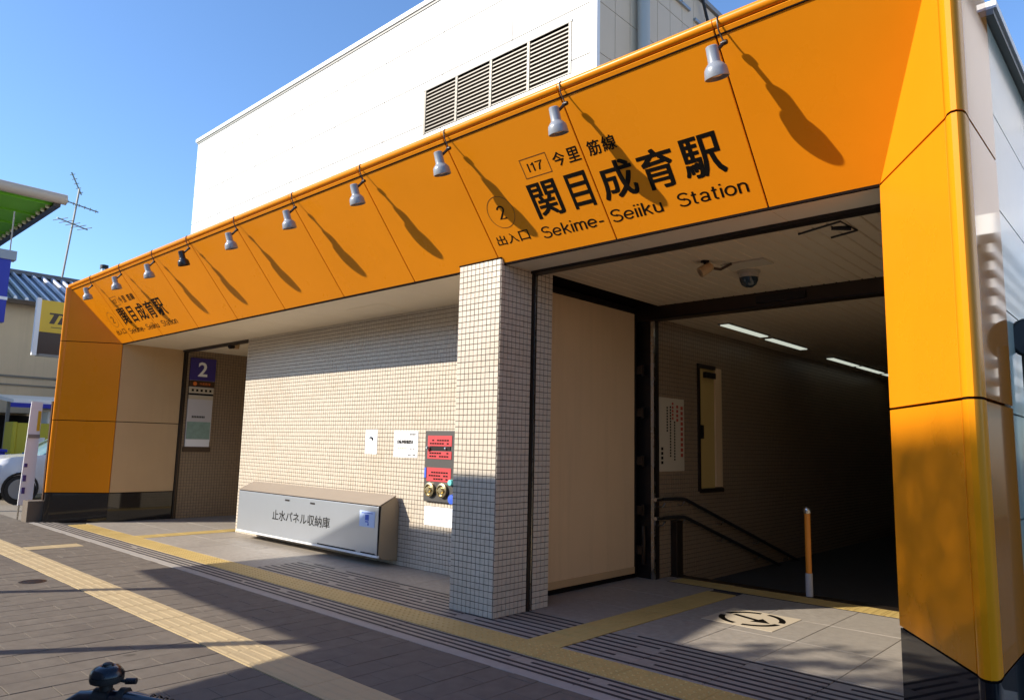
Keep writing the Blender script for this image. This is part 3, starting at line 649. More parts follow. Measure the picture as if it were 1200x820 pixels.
for x in (-6.16, -5.955):
    v = MB().lathe([(.075, -.01), (.078, .03), (.060, .035), (.058, .02), (.032, .02), (.030, .05), (.012, .052), (0, .05)], (x, 5.372, .885), -Y_, 20).build("hose_inlet", BRASS, fh, smooth=True)
    bx("inlet_bar", (x - .055, 5.318, .878), (x + .055, 5.328, .892), BRASS, v)
MB().lathe([(0, .03), (.03, .026), (.035, 0)], (-5.83, 5.372, .975), -Y_, 12).build("pilot_lamp", mat("cyan_lens", (.2, .75, .7), .2), fh, smooth=True)
MB().lathe([(0, .03), (.05, .026), (.055, 0)], (-5.80, 5.372, .80), -Y_, 12).build("blue_cap", BLUE, fh, smooth=True)
bx("blue_tag", (-6.275, 5.368, 1.01), (-6.245, 5.374, 1.12), BLUE, fh); local(fh)

# ------------------------------------------------------------------ numbered board in the far corridor
nb = thing("exit_board", "purple number 2 board over a white map panel on the far tiled wall", "sign board", (-12.99, 5.8, 1.15))
XB = -12.992
def vq(name, y0, y1, z0, z1, m, off=0, parent=nb): return bx(name, (XB, y0, z0), (XB + .02 + off, y1, z1), m, parent)
vq("backing", 5.555, 6.0, 1.33, 2.81, mat("board_white", (.55, .52, .52), .4))
vq("number_plate", 5.55, 6.01, 2.42, 2.82, PURP, .006); vq("line_plate", 5.55, 6.01, 2.30, 2.415, SIGNB, .006)
vq("timetable_band", 5.555, 6.0, 2.19, 2.29, PAPERD, .004); vq("dark_band", 5.555, 6.0, 2.155, 2.185, INK, .005); vq("timetable_band", 5.555, 6.0, 2.08, 2.15, PAPERD, .004)
vq("map_print", 5.565, 5.985, 1.375, 1.68, GREENM, .004); vq("foot_plate", 5.53, 6.02, 1.15, 1.235, SIGNB, .006); vq("lower_sheet", 5.56, 5.99, 1.24, 1.37, PAPER, .003)
mb = MB(); text(mb, "2", (XB + .0275, 5.69, 2.49), Y_, Z_, .17, .26, 0, .02); mb.build("number_print", PAPER, nb)
mb = MB(); mb.lathe([(0, .001), (.036, 0)], (XB + .0275, 5.65, 2.357), X_, 16); text(mb, "今里筋線", (XB + .0275, 5.73, 2.338), Y_, Z_, .20, .045, 0, .01); mb.build("line_print", ORP, nb)
mb = MB()
for i in range(8): mb.box((XB + .0245, 5.64 + i*.03, 1.75), (XB + .0255, 5.66 + i*.03, 1.785))
for i in range(5): mb.box((XB + .0245, 5.60 + i*.08, 2.22), (XB + .0255, 5.64 + i*.08, 2.26))
mb.build("fine_print", INK, nb); local(nb)

# ------------------------------------------------------------------ poster in the passage, rails, bollard, cameras, lights
po_ = thing("wall_poster", "cream poster with vertical red and black writing in the dark passage", "poster", (-4.275, 7.28, 1.13))
bx("sheet", (-4.279, 7.03, 1.14), (-4.273, 7.575, 1.96), PAPERD, po_)
for nm, m, cols in (("red_print", INKR, ((7.52, 1.30, 1.85, .026), (7.42, 1.70, 1.90, .022), (7.32, 1.72, 1.90, .018))), ("black_print", INK, ((7.36, 1.26, 1.68, .014), (7.27, 1.30, 1.86, .014), (7.20, 1.58, 1.84, .014), (7.09, 1.22, 1.42, .022)))):
    for y, a, b, w in cols:
        z = a; mb = MB()
        while z < b: mb.box((-4.273, y - w, z), (-4.272, y + w, z + w*1.5)); z += w * 2.3
        mb.build(nm, m, po_)
local(po_)
hr = thing("stair_handrail", "double dark handrail on steel brackets along the passage wall", "handrail", (-4.18, 7.4, 0))
for dz, z0 in ((0, .838), (1, .64)):
    s = -.305; pts = [(-4.185, 6.86, z0 + .012), (-4.185, 7.12, z0 + .006), (-4.185, 7.38, z0), (-4.185, 7.46, z0 - .015), (-4.185, 14.0, z0 - .015 + 6.54*s)]
    MB().tube(pts, .019, 10).build("rail_bar", RUBBER, hr, smooth=True)
    MB().tube([(-4.185, 6.80, z0 + .012), (-4.185, 6.93, z0 + .011)], .021, 10).build("rail_cap", CHROME, hr, smooth=True)
    for y in (7.0, 7.42, 8.35, 9.35, 10.3):
        z = z0 - .03 + (0 if y < 7.46 else (y - 7.46)*s)
        MB().tube([(-4.285, y, z - .045), (-4.22, y, z - .045), (-4.187, y, z)], .009, 6).build("rail_bracket", STEEL, hr, smooth=True)
local(hr)
rp = thing("rail_post", "short dark steel post below the lower handrail at the stair head", "post", (-4.24, 7.33, 0))
bx("channel", (-4.275, 7.27, 0), (-4.20, 7.40, .60), BRONZE, rp, bevel=.004); bx("base_plate", (-4.28, 7.25, 0.001), (-4.18, 7.42, .012), BRONZE, rp); local(rp)
bo = thing("stair_bollard", "slim orange bollard with grey foot standing at the stair edge", "bollard", (-2.79, 7.33, 0))
MB().lathe([(.034, .004), (.034, .22)], (-2.79, 7.33, 0), Z_, 14).build("foot", mat("bollard_grey", (.42, .42, .45), .5), bo, smooth=True)
MB().lathe([(.028, .22), (.028, .79)], (-2.79, 7.33, 0), Z_, 14).build("pole", WOODB, bo, smooth=True)
MB().lathe([(.032, .79), (.036, .80), (.036, .835), (.024, .85), (0, .855)], (-2.79, 7.33, 0), Z_, 14).build("cap", STEEL, bo, smooth=True); local(bo)
dc = thing("dome_camera", "dark dome security camera hanging from the planked entrance ceiling", "camera", (-2.72, 5.97, 2.95))
MB().lathe([(.10, 0), (.10, -.012), (.085, -.015), (.085, -.055), (.082, -.06)], (-2.72, 5.97, 2.95), Z_, 24).build("housing", mat("cam_beige", (.45, .38, .29), .4), dc, smooth=True)
MB().lathe([(.08, -.058), (.078, -.085), (.062, -.12), (.035, -.14), (0, -.146)], (-2.72, 5.97, 2.95), Z_, 24).build("dome", GLASS, dc, smooth=True); local(dc)
bc = thing("bullet_camera", "small tilted beige camera on the entrance ceiling left of the dome camera", "camera", (-2.85, 5.42, 2.95))
MB().lathe([(.035, 0), (.035, -.012), (.012, -.015), (.012, -.06)], (-2.85, 5.42, 2.95), Z_, 14).build("mount", DARKM, bc, smooth=True)
MB().lathe([(0, -.07), (.03, -.068), (.042, -.04), (.046, .05), (.036, .052), (.032, .03), (0, .028)], (-2.85, 5.42, 2.875), (-.55, -.6, -.5), 16).build("body", BEIGE, bc, smooth=True)
MB().tube([(-2.85, 5.44, 2.90), (-2.76, 5.52, 2.885), (-2.68, 5.56, 2.93)], .012, 8).build("cable", BRONZE, bc, smooth=True); local(bc)
tp = thing("ceiling_plate", "flat yellowish cover plate on the entrance ceiling beside the dome camera", "plate", (-2.60, 5.72, 2.95))
bx("plate", (-2.80, 5.60, 2.935), (-2.42, 5.80, 2.949), PAPERD, tp); local(tp)
cb = thing("wire_bracket", "thin black wire frame on the entrance ceiling by the right jamb", "bracket", (-1.6, 5.1, 2.95))
MB().tube([(-1.95, 5.12, 2.944), (-1.62, 5.00, 2.944), (-1.60, 5.28, 2.944), (-1.80, 5.35, 2.944)], .008, 6).build("frame", DARKM, cb); MB().tube([(-1.72, 5.12, 2.946), (-1.60, 5.16, 2.93)], .016, 8).build("clip", DARKM, cb); local(cb)
ac = thing("corridor_camera", "small beige camera under the far corridor ceiling", "camera", (-11.45, 5.62, 2.95))
MB().lathe([(0, -.09), (.05, -.08), (.06, 0)], (-11.45, 5.62, 2.95), Z_, 12).build("housing", BEIGE, ac, smooth=True); MB().tube([(-11.45, 5.60, 2.90), (-11.40, 5.48, 2.88)], .03, 8).build("lens", DARKM, ac); local(ac)
bx("corridor_ceiling", (-13.0, 5.50, 2.951), (-10.63, 8.4, 2.97), SOFF, ST).matrix_parent_inverse = Matrix.Translation(-ST.location)
ft = [(-3.83, 7.73, 8.82), (-3.87, 9.05, 10.22), (-3.93, 11.43, 12.64), (-3.93, 12.79, 14.0), (-3.93, 14.2, 15.4)]
lb = ["first lit tube light of the passage ceiling, nearest the header beam", "second lit tube light of the passage ceiling", "third lit tube light, first beyond the gap in the row", "fourth lit tube light of the passage ceiling", "last lit tube light, cut off by the right jamb"]
for (x, a, b), l in zip(ft, lb):
    t = thing("tube_light", l, "ceiling light", (x, (a+b)/2, 2.84), "lit tubes in the passage ceiling")
    bx("fixture", (x - .075, a - .02, 2.828), (x + .075, b + .02, 2.8395), GTRIM, t); bx("lit_tube", (x - .05, a, 2.818), (x + .05, b, 2.828), TUBE, t); local(t)

# ------------------------------------------------------------------ white building behind
WB = thing("white_building", "tall white panelled building rising behind the orange fascia", "building", (-14, 12, 0))
x0, x1, y0, y1, zt = -21.8, -6.624, 9.0, 20.0, 10.55
bx("core", (x0 + .08, y0 + .08, -0.1), (x1 - .08, y1, zt - .1), SEAM, WB)
zz = [3.3 + .905*k for k in range(9)]; LV = (-10.93, -7.17, 7.60, 8.53)
def clip_panels(xa, xb, za, zb):
    rects = [(xa, xb, za, zb)]; lx0, lx1, lz0, lz1 = LV; out = []
    for a, b, c, d in rects:
        if b <= lx0 or a >= lx1 or d <= lz0 or c >= lz1: out.append((a, b, c, d)); continue
        if a < lx0: out.append((a, lx0, c, d))
        if b > lx1: out.append((lx1, b, c, d))
        a2, b2 = max(a, lx0), min(b, lx1)
        if c < lz0: out.append((a2, b2, c, lz0))
        if d > lz1: out.append((a2, b2, lz1, d))
    return out
for za, zb in zip(zz, zz[1:]):
    if za > zt: break
    zb = min(zb, zt - .12); n = 8; w = (x1 - x0) / n
    if zb - za < .05: continue
    for k in range(n):
        for a, b, c, d in clip_panels(x0 + w*k + .011, x0 + w*(k+1) - .011, za + .011, zb - .011):
            if b - a > .03 and d - c > .03: bx("wall_panel", (a, y0, c), (b, y0 + .07, d), WHITEC, WB)
for k in range(24):
    ya = y0 + .08 + .4525*k
    for za, zb in zip(zz, zz[1:]):
        zb = min(zb, zt - .12)
        if zb - za < .05: continue
        bx("side_panel", (x1 - .07, ya + .006, za + .006), (x1, ya + .4465, zb - .006), BEIGEC, WB)
bx("parapet_cap", (x0 - .06, y0 - .05, zt - .10), (x1 + .05, y0 + .3, zt), WTRIM, WB); bx("parapet_cap", (x1 - .2, y0 + .3, zt - .10), (x1 + .05, y1, zt), GTRIM, WB)
bx("parapet_shadow_strip", (x0 - .02, y0 - .02, zt - .16), (x1 + .02, y0 + .2, zt - .10), GTRIM, WB)
bx("corner_trim", (x1 - .12, y0 - .006, 3.3), (x1 + .012, y0 + .08, zt - .12), WTRIM, WB)
MB().tube([(x1 + .13, 10.22, 3.4), (x1 + .13, 10.22, 10.3)], .11, 14).build("downpipe", mat("pipe_grey", (.42, .43, .40), .4), WB, smooth=True)
# louvre
lv = bx("louvre", (LV[0], y0 + .16, LV[2]), (LV[1], y0 + .20, LV[3]), LOUVB, WB)
for k in range(5):
    x = LV[0] + (LV[1] - LV[0]) * k / 4
    bx("louvre_mullion", (x - .03, y0 - .012, LV[2]), (x + .03, y0 + .15, LV[3]), LOUV, WB)
bx("louvre_frame", (LV[0] - .05, y0 - .015, LV[3]), (LV[1] + .05, y0 + .14, LV[3] + .045), GTRIM, WB)
for b in range(4):
    xa, xb = LV[0] + (LV[1]-LV[0])*b/4 + .032, LV[0] + (LV[1]-LV[0])*(b+1)/4 - .032
    for k in range(12):
        z = LV[2] + .03 + k * .076
        MB().prism([(xa, y0 + .0, z - .012), (xa, y0 + .006, z - .014), (xa, y0 + .008, z + .008), (xa, y0 + .12, z + .060), (xa, y0 + .115, z + .068), (xa, y0 + .0, z + .012)], (xb - xa, 0, 0)).build("louvre_slat", LOUV, WB)
for k, (y, z) in enumerate(((11.7, 10.0), (12.6, 9.9))):
    bx("cable_bracket", (x1, y - .35, z - .03), (x1 + .05, y + .35, z + .03), mat("bracket_grey_%d" % k, (.35, .37, .38), .4, metal=.5), WB)
MB().tube([(x1 + .03, 11.7, 10.0), (x1 + .03, 11.7, 10.8)], .04, 8).build("cable_conduit", STEEL, WB, smooth=True)
MB().tube([(x1 + .06, 12.3, 10.9), (x1 + .10, 12.42, 10.45), (x1 + .10, 12.65, 10.02)], .03, 6).build("hanging_cable", RUBBER, WB, smooth=True)
MB().tube([(x1 + .03, 12.75, 9.4), (x1 + .03, 12.75, 9.98)], .04, 8).build("cable_conduit", STEEL, WB, smooth=True)
local(WB)

# ------------------------------------------------------------------ parking lot at the far left
car = thing("parked_car", "small white car in the lot behind the narrow white sign", "car", (-18.05, 5.6, 0))
def section(y, hw, z0, zb, rb): return [(-hw*.92, z0), (-hw, z0 + .18), (-hw, zb - .12), (-hw*.93, zb), (hw*.93, zb), (hw, zb - .12), (hw, z0 + .18), (hw*.92, z0)]
def loft(secs):
    mb = MB(); n = len(secs[0][1]); vs = []
    for y, s in secs: vs += [(-18.05 + x, y, z) for x, z in s]
    fs = [(i*n + k, i*n + (k+1) % n, (i+1)*n + (k+1) % n, (i+1)*n + k) for i in range(len(secs)-1) for k in range(n)] + [tuple(range(n))[::-1], tuple(range((len(secs)-1)*n, len(secs)*n))]
    return mb.add(vs, fs)
loft([(y, section(y, hw, z0, zb, 0)) for y, hw, z0, zb in ((3.66, .60, .34, .72), (3.74, .74, .26, .84), (3.95, .82, .2, .93), (4.5, .84, .2, .98), (5.2, .85, .2, 1.02), (6.4, .85, .2, 1.02), (7.0, .83, .22, 1.0), (7.3, .76, .28, .92))]).build("body", CARW, car, smooth=True)
def gh(y, wb, wt, zb, zt): return (y, [(-wb, zb), (-wt, zt - .04), (-wt*.85, zt), (wt*.85, zt), (wt, zt - .04), (wb, zb)])
loft([gh(4.45, .76, .74, .96, 1.0), gh(5.05, .78, .66, 1.0, 1.42), gh(5.4, .78, .66, 1.0, 1.52), gh(6.4, .78, .66, 1.0, 1.53), gh(7.0, .76, .62, .98, 1.42), gh(7.25, .74, .66, .95, 1.0)]).build("cabin", CARG, car, smooth=True)
loft([gh(5.1, .685, .66, 1.36, 1.45), gh(5.4, .685, .665, 1.46, 1.545), gh(6.4, .685, .665, 1.46, 1.555), gh(6.95, .66, .63, 1.38, 1.46)]).build("roof", CARW, car, smooth=True)
for s in (-1, 1):
    for y in (5.75, 6.55): MB().prism([(-18.05 + s*.785, y, 1.0), (-18.05 + s*.785, y + .07, 1.0), (-18.05 + s*.68, y + .07, 1.5), (-18.05 + s*.68, y, 1.5)], (s*.012, 0, 0)).build("door_pillar", CARW, car)
    for y in (4.12, 6.62):
        wh = MB().lathe([(0, -.1), (.27, -.1), (.285, -.06), (.285, .07), (.27, .09), (.2, .095)], (-18.05 + s*.75, y, .30), (s, 0, 0), 24).build("wheel", RUBBER, car, smooth=True)
        MB().lathe([(.21, .085), (.20, .10), (.06, .075), (0, .08)], (-18.05 + s*.75, y, .30), (s, 0, 0), 20).build("rim", CHROME if 0 else LAMPG, wh, smooth=True)
        MB().lathe([(.30, .06), (.325, .098), (.325, .102), (.28, .10)], (-18.05 + s*.745, y, .31), (s, 0, 0), 24).build("wheel_arch", RUBBER, car, smooth=True)
    mm = MB().obox((-18.05 + s*.93, 4.95, 1.06), (.09, 0, 0), (0, .05, 0), (0, 0, .065)).build("door_mirror", mat("mirror_green_%d" % s, (.12, .25, .18), .2), car, bevel=.03)
    MB().obox((-18.05 + s*.60, 3.75, .72), (.14, 0, 0), (0, .08, 0), (0, 0, .07)).build("headlight", LAMPI, car, bevel=.03)
    bx("door_handle", (-18.05 + s*.855 - .01, 6.0, .86), (-18.05 + s*.855 + .01, 6.15, .89), WTRIM, car)
bx("number_plate", (-18.25, 3.63, .40), (-17.85, 3.68, .55), PAPER, car); local(car); car.location.y += .05
sg = thing("standing_sign", "narrow white standing sign with small coloured marks at the lot edge", "sign", (-14.15, 3.53, 0))
MB().prism([(-14.17, 3.42, .23), (-14.15, 3.62, .23), (-14.13, 3.62, 1.93), (-14.15, 3.46, 1.93)], (.02, 0, 0)).build("board", PAPER, sg)
MB().tube([(-14.16, 3.44, 0), (-14.15, 3.44, .24)], .014, 6).build("leg", STEEL, sg); MB().tube([(-14.14, 3.62, 0), (-14.13, 3.62, .24)], .014, 6).build("leg", STEEL, sg)
mb = MB()
for z, h in ((.42, .10), (.62, .10), (.85, .06)): bx("purple_mark", (-14.15, 3.45, z), (-14.127, 3.495, z + h), PURP, sg)
pass; bx("orange_mark", (-14.13, 3.565, 1.45), (-14.108, 3.61, 1.78), SIGNY, sg); bx("grey_band", (-14.15, 3.45, 1.33), (-14.11, 3.625, 1.39), GTRIM, sg); local(sg)
fr = thing("low_wall_frame", "low concrete block with a brown steel frame beside the far orange jamb", "fence", (-13.75, 3.75, 0))
bx("block", (-13.95, 3.44, -.01), (-13.66, 5.2, .33), mat("brown_concrete", (.15, .12, .09), .9, var=.2), fr, bevel=.01)  # darker, browner concrete colour for this block
bx("post", (-13.80, 3.66, .33), (-13.74, 3.72, 1.94), SIGNB, fr); bx("top_rail", (-13.80, 3.72, 1.88), (-13.74, 5.2, 1.94), SIGNB, fr); bx("bottom_rail", (-13.80, 3.72, .34), (-13.74, 5.2, .42), SIGNB, fr); local(fr)
vm = thing("ticket_machine", "yellow parking ticket machine behind the white car", "machine", (-20.5, 5.6, 0))
bx("cabinet", (-20.9, 4.72, 0), (-20.3, 6.6, 1.66), VYEL, vm, bevel=.02); bx("cabinet_side", (-20.95, 4.62, 0), (-20.25, 4.72, 1.68), VYEL, vm, bevel=.02)
bx("instruction_sheet", (-20.3, 5.05, 1.05), (-20.29, 5.32, 1.32), PAPER, vm); bx("slot_plate", (-20.3, 5.0, .66), (-20.285, 5.4, .78), DARKM, vm); bx("top_case", (-20.9, 5.35, 1.66), (-20.35, 6.0, 1.95), WTRIM, vm); local(vm)
bb = thing("blue_bin", "blue plastic bin left of the yellow ticket machine", "bin", (-19.6, 4.0, 0))
MB().prism([(-19.8, 3.72, .02), (-19.8, 4.28, .02), (-19.8, 4.34, .98), (-19.8, 3.66, .98)], (.45, 0, 0)).build("tub", DBLUE, bb, bevel=.02); bx("lid", (-19.83, 3.63, .98), (-19.32, 4.37, 1.05), DBLUE, bb, bevel=.02); MB().lathe([(0, .003), (.09, 0)], (-19.348, 4.0, .55), X_, 14).build("round_mark", SIGNY, bb); local(bb)
cp = thing("lot_shelter", "low white shelter roof with blue edge over the ticket machine", "shelter", (-20.6, 6, 0))
MB().prism([(-22.3, 4.55, 2.30), (-20.1, 4.55, 2.12), (-20.1, 4.55, 2.20), (-22.3, 4.55, 2.40)], (0, 4.5, 0)).build("roof", WTRIM, cp); bx("blue_edge", (-20.12, 4.5, 2.02), (-20.06, 9.0, 2.12), DBLUE, cp)
for y in (4.62, 8.9): bx("post", (-21.0, y, 0), (-20.93, y + .07, 2.2), GTRIM, cp)
local(cp)
ts = thing("parking_sign", "yellow and brown lit-box sign lettered Times on a white pole edge", "sign", (-17.45, 4.6, 3))
bx("yellow_face", (-17.50, 4.24, 3.52), (-17.38, 6.2, 4.19), SIGNY, ts); bx("brown_face", (-17.50, 4.24, 3.06), (-17.38, 6.2, 3.515), SIGNB, ts); bx("edge_trim", (-17.47, 4.155, 3.02), (-17.36, 4.235, 4.22), PAPER, ts); bx("bottom_trim", (-17.64, 4.28, 3.02), (-17.36, 6.2, 3.058), GTRIM, ts)
mb = MB(); text(mb, "Times", (-17.378, 4.40, 3.70), Y_, Z_, .92, .24, 0, 0, .35, .03); mb.box((-17.379, 4.45, 3.625), (-17.377, 6.0, 3.637)); mb.build("lettering", SIGNB, ts)
MB().tube([(-17.5, 5.6, 0), (-17.5, 5.6, 3.05)], .07, 10).build("pole", WTRIM, ts, smooth=True); local(ts)
hb = thing("tin_roof_house", "beige stucco house with ribbed blue-grey metal roof beyond the lot", "house", (-26, 6, 0))
bx("wall", (-31, -2.0, -.1), (-23.6, 16, 5.05), STUC, hb)
MB().prism([(-23.25, -2.4, 5.06), (-26.6, -2.4, 6.38), (-31.2, -2.4, 5.06), (-31.2, -2.4, 4.96), (-26.6, -2.4, 6.26), (-23.25, -2.4, 4.97)], (0, 18.8, 0)).build("roof", ROOFM, hb)
sd = Vector((-3.35, 0, 1.32)).normalized()
for k in range(46):
    y = 2.6 + k * .27; a = Vector((-23.22, y, 5.09)); b = Vector((-26.5, y, 6.385)); MB().prism([a + Y_*-.05 - Z_*.03, a + Y_*.05 - Z_*.03, a + Y_*.03 + Z_*.045, a - Y_*.03 + Z_*.045], b - a).build("roof_rib", ROOFR, hb)
bx("ridge_cap", (-26.85, -2.4, 6.33), (-26.35, 16.4, 6.47), ROOFM, hb); bx("gutter", (-23.28, -2.4, 4.93), (-23.14, 16.4, 5.03), BRONZE, hb)
bx("wall_band", (-23.6, -2, 2.95), (-23.56, 16, 3.0), CONC, hb); bx("wall_band", (-23.6, -2, 2.72), (-23.57, 16, 2.76), CONC, hb); bx("dark_opening", (-23.6, 4.9, 0), (-23.55, 8.8, 1.9), DARKM, hb); bx("sign_strip", (-23.6, 5.9, 2.15), (-23.52, 8.8, 2.4), SIGNB, hb)
bx("wall_unit", (-23.6, 4.9, 1.95), (-23.2, 5.7, 2.4), PAPERD, hb, bevel=.02); local(hb)
fl = thing("flue_pipe", "short grey flue with dark cap on the metal roof", "flue", (-26.2, 8.07, 6.1))
MB().tube([(-26.2, 8.07, 6.0), (-26.2, 8.07, 6.98)], .10, 12).build("pipe", STEEL, fl, smooth=True); MB().lathe([(.13, 6.93), (.13, 7.06), (0, 7.09)], (-26.2, 8.07, 0), Z_, 12).build("cap", RUBBER, fl, smooth=True); local(fl)
an = thing("roof_antenna", "thin leaning television antenna on the metal roof", "antenna", (-26.0, 6.9, 6.4))
b0, b1 = Vector((-26.0, 6.82, 6.38)), Vector((-25.9, 7.02, 9.35))
MB().tube([b0, b1], .032, 6).build("mast", GTRIM, an)
def yagi(c, d, ln, els, eln):
    c, d = Vector(c), Vector(d).normalized(); e = d.cross(Z_).normalized(); mb = MB().tube([c - d*ln/2, c + d*ln/2], .022, 5)
    for k in range(els):
        p = c - d*ln/2 + d*ln*(k + .5)/els; mb.tube([p - e*eln/2, p + e*eln/2], .013, 4)
    mb.build("aerial", GTRIM, an)
yagi(b0.lerp(b1, .82), (.25, 1, -.22), 1.30, 8, .34); yagi(b0.lerp(b1, .60), (-.35, 1, -.10), 1.05, 5, .7); yagi(b1 + Vector((0, -.1, .15)), (.2, -.5, .8), .75, 5, .22)
local(an)
bs = thing("blue_sign", "tall blue projecting sign with grey cap at the left edge", "sign", (-16.5, 3.2, 3.5))
bx("face", (-16.62, 2.4, 3.50), (-16.42, 3.42, 4.72), DBLUE, bs); bx("cap", (-16.64, 2.36, 4.72), (-16.40, 3.50, 4.90), LAMPG, bs); bx("white_line", (-16.63, 2.4, 3.93), (-16.412, 3.43, 3.99), PAPER, bs); MB().tube([(-16.5, 3.40, 4.9), (-16.5, 3.40, 5.7)], .012, 5).build("stay_wire", GTRIM, bs); MB().tube([(-16.52, 2.7, 0), (-16.52, 2.7, 3.5)], .07, 8).build("post", GTRIM, bs); local(bs)
cn = thing("green_canopy", "green shop canopy with beige front pipe and a row of bulbs at top left", "canopy", (-24, 2, 0))
MB().prism([(-19.45, -2.0, 6.88), (-19.45, 4.75, 6.88), (-30, 4.75, 6.88), (-30, -2.0, 6.88)], (0, 0, .06)).build("green_sheet", CANG, cn)
MB().tube([(-19.38, -2.2, 6.99), (-19.38, 5.0, 6.99)], .125, 14).build("front_pipe", CANP, cn, smooth=True); bx("side_beam", (-30, 4.75, 6.80), (-19.4, 4.90, 6.99), BRONZE, cn)
for k in range(26): MB().lathe([(0, -.07), (.05, -.05), (.06, 0), (.04, .04)], (-19.75 - k*.40, 4.72, 6.86), Z_, 8).build("bulb", BULB, cn, smooth=True)
for k in range(8): bx("cross_rib", (-19.6 - k*1.3, -2, 6.84), (-19.56 - k*1.3, 4.75, 6.879), CANG, cn)
for x in (-19.9, -29): bx("post", (x, 2.6, 0), (x + .16, 2.76, 6.88), GTRIM, cn)
local(cn)

# ------------------------------------------------------------------ right neighbour house (seen at the edge and in the gloss of the orange side)
nh = thing("pale_house", "pale house with white slatted balcony past the station's side wall", "house", (4, 20, 0))
bx("wall", (2.0, 14, 3.0), (9, 30, 13.0), HAZEW, nh); bx("base_wall", (2.03, 14, -.1), (9, 30, 3.0), SIGNB, nh); bx("eave", (1.7, 13.7, 13.0), (9.3, 30.3, 13.2), WTRIM, nh)
bx("floor_band", (1.86, 14, 6.05), (2.0, 18.6, 6.3), WTRIM, nh); bx("balcony_back", (1.97, 18.7, 2.8), (1.998, 30, 6.3), SIGNB, nh); bx("balcony_slab", (1.5, 18.6, 6.3), (2.0, 30, 6.75), WTRIM, nh)
for k in range(9): bx("balcony_slat", (1.6, 18.7, 2.7 + k*.40), (1.66, 30, 2.9 + k*.40), SLATW, nh)
bx("corner_pipe", (1.88, 18.5, 3.0), (1.98, 18.6, 13.0), GTRIM, nh)
for y in (14.6, 16.8): bx("window", (1.96, y, 7.4), (2.004, y + 1.4, 8.9), GLASS, nh)
local(nh)
bt = thing("rear_terrace", "white balcony end standing out past the top of the pale side wall", "balcony", (-.3, 9, 4))
bx("slab", (-.62, 8.6, 4.70), (-.34, 12.4, 5.25), PAPER, bt); bx("soffit", (-.60, 8.64, 4.52), (-.36, 12.4, 4.695), GTRIM, bt); bx("stem", (-.58, 9.6, 0), (-.38, 12.4, 4.52), HAZEW, bt); local(bt)
bp = thing("black_post", "black rounded post standing against the pale side panels at right", "post", (-.56, 4.66, 0))
MB().tube([(-.575, 4.72, 0), (-.575, 4.72, 1.98)], .045, 12).build("pole", RUBBER, bp, smooth=True); MB().lathe([(0, -.02), (.10, -.02), (.11, 0), (.10, .02), (0, .02)], (-.575, 4.72, 2.02), (.5, -.85, 0), 20).build("head", RUBBER, bp, smooth=True); local(bp)

# ------------------------------------------------------------------ bicycle at the lower left (only the bar and bell are in view)
bk = thing("bicycle", "dark bicycle handlebar with a scuffed domed bell at the lower left", "bicycle", (-1.12, .2, 0))
H = Vector((-1.407, .505, .9316)); ud = Vector((.74, .67, -.02)).normalized(); fd = Vector((-.67, .74, 0)).normalized()
stem = H - ud*.20 + Vector((0, 0, -.075)) - fd*.02
pR = [stem, stem + ud*.05 + Z_*.01, H - ud*.075 - Z_*.022, H - ud*.045 - Z_*.002, H, H + ud*.05, H + ud*.09 - fd*.005 - Z_*.006]
MB().tube(pR, .0125, 12).build("handlebar", NAVY, bk, smooth=True)
MB().tube([pR[-1] - ud*.055 + Z_*.003, pR[-1] + ud*.14 - fd*.03 - Z_*.014], [.0165, .0165], 12).build("grip", NAVY, bk, smooth=True)
mb = MB()
for k in range(9):
    c = pR[-1] + ud*(.012*k - .01) - fd*(.0025*k) - Z_*.0012*k; mb.lathe([(.0165, -.002), (.0178, 0), (.0165, .002)], c, ud, 14)
mb.build("grip_ring", RUBBER, bk, smooth=True)
mm = [stem - (p - stem).dot(ud)*ud*2 + (p - stem) for p in pR]
MB().tube([stem - ((p - stem).dot(ud))*ud + ((p - stem) - (p - stem).dot(ud)*ud) for p in pR], .0125, 10).build("handlebar", NAVY, bk, smooth=True)
MB().tube([H - fd*.006 + ud*.045 - Z_*.018, H - fd*.05 + ud*.10 - Z_*.03, H - fd*.06 + ud*.19 - Z_*.04], .007, 8).build("brake_lever", STEEL, bk, smooth=True)
B0 = H - ud*.004 + Z_*.013
MB().lathe([(.012, -.028), (.0165, -.026), (.0165, .001), (.012, .002)], H + ud*.004, ud, 12).build("bell_clamp", RUBBER, bk, smooth=True)
bl = MB().lathe([(0, 0), (.011, 0), (.011, .010), (.022, .012), (.026, .014), (.0275, .019), (.0275, .024)], B0, Z_, 28).build("bell_base", RUBBER, bk, smooth=True)
bl2 = MB().lathe([(.0278, .0245), (.0275, .028), (.0245, .034), (.020, .038), (.013, .0408), (.010, .0400), (.0095, .0425), (0, .0435)], B0, Z_, 28).build("bell_dome", BELL, bk, smooth=True)
MB().lathe([(0, -.001), (.0085, -.001), (.0085, .0025), (.006, .004), (0, .0042)], B0 + Z_*.041, Z_, 16).build("bell_nut", RUBBER, bl2, smooth=True)
MB().tube([B0 + ud*.024 + Z_*.017, B0 + ud*.036 + Z_*.016], .003, 6).build("bell_lever", RUBBER, bl, smooth=True); MB().tube([B0 + ud*.034 + Z_*.016, B0 + ud*.052 + Z_*.017], .0052, 10).build("lever_pad", BELL, bl, smooth=True)
MB().tube([B0 + ud*.024 + Z_*.031, B0 + ud*.050 + Z_*.036], .0006, 5).build("bell_spring", BRONZE, bl, smooth=True)
MB().tube([H + ud*.04 - Z_*.02, H + ud*.02 + fd*.05 - Z_*.01, H - ud*.06 + fd*.08 - Z_*.05, stem + fd*.06 - Z_*.12], .0025, 6).build("brake_cable", RUBBER, bk, smooth=True)
MB().tube([H + ud*.022, H + ud*.034], .0185, 12).build("lever_clamp", RUBBER, bk, smooth=True)
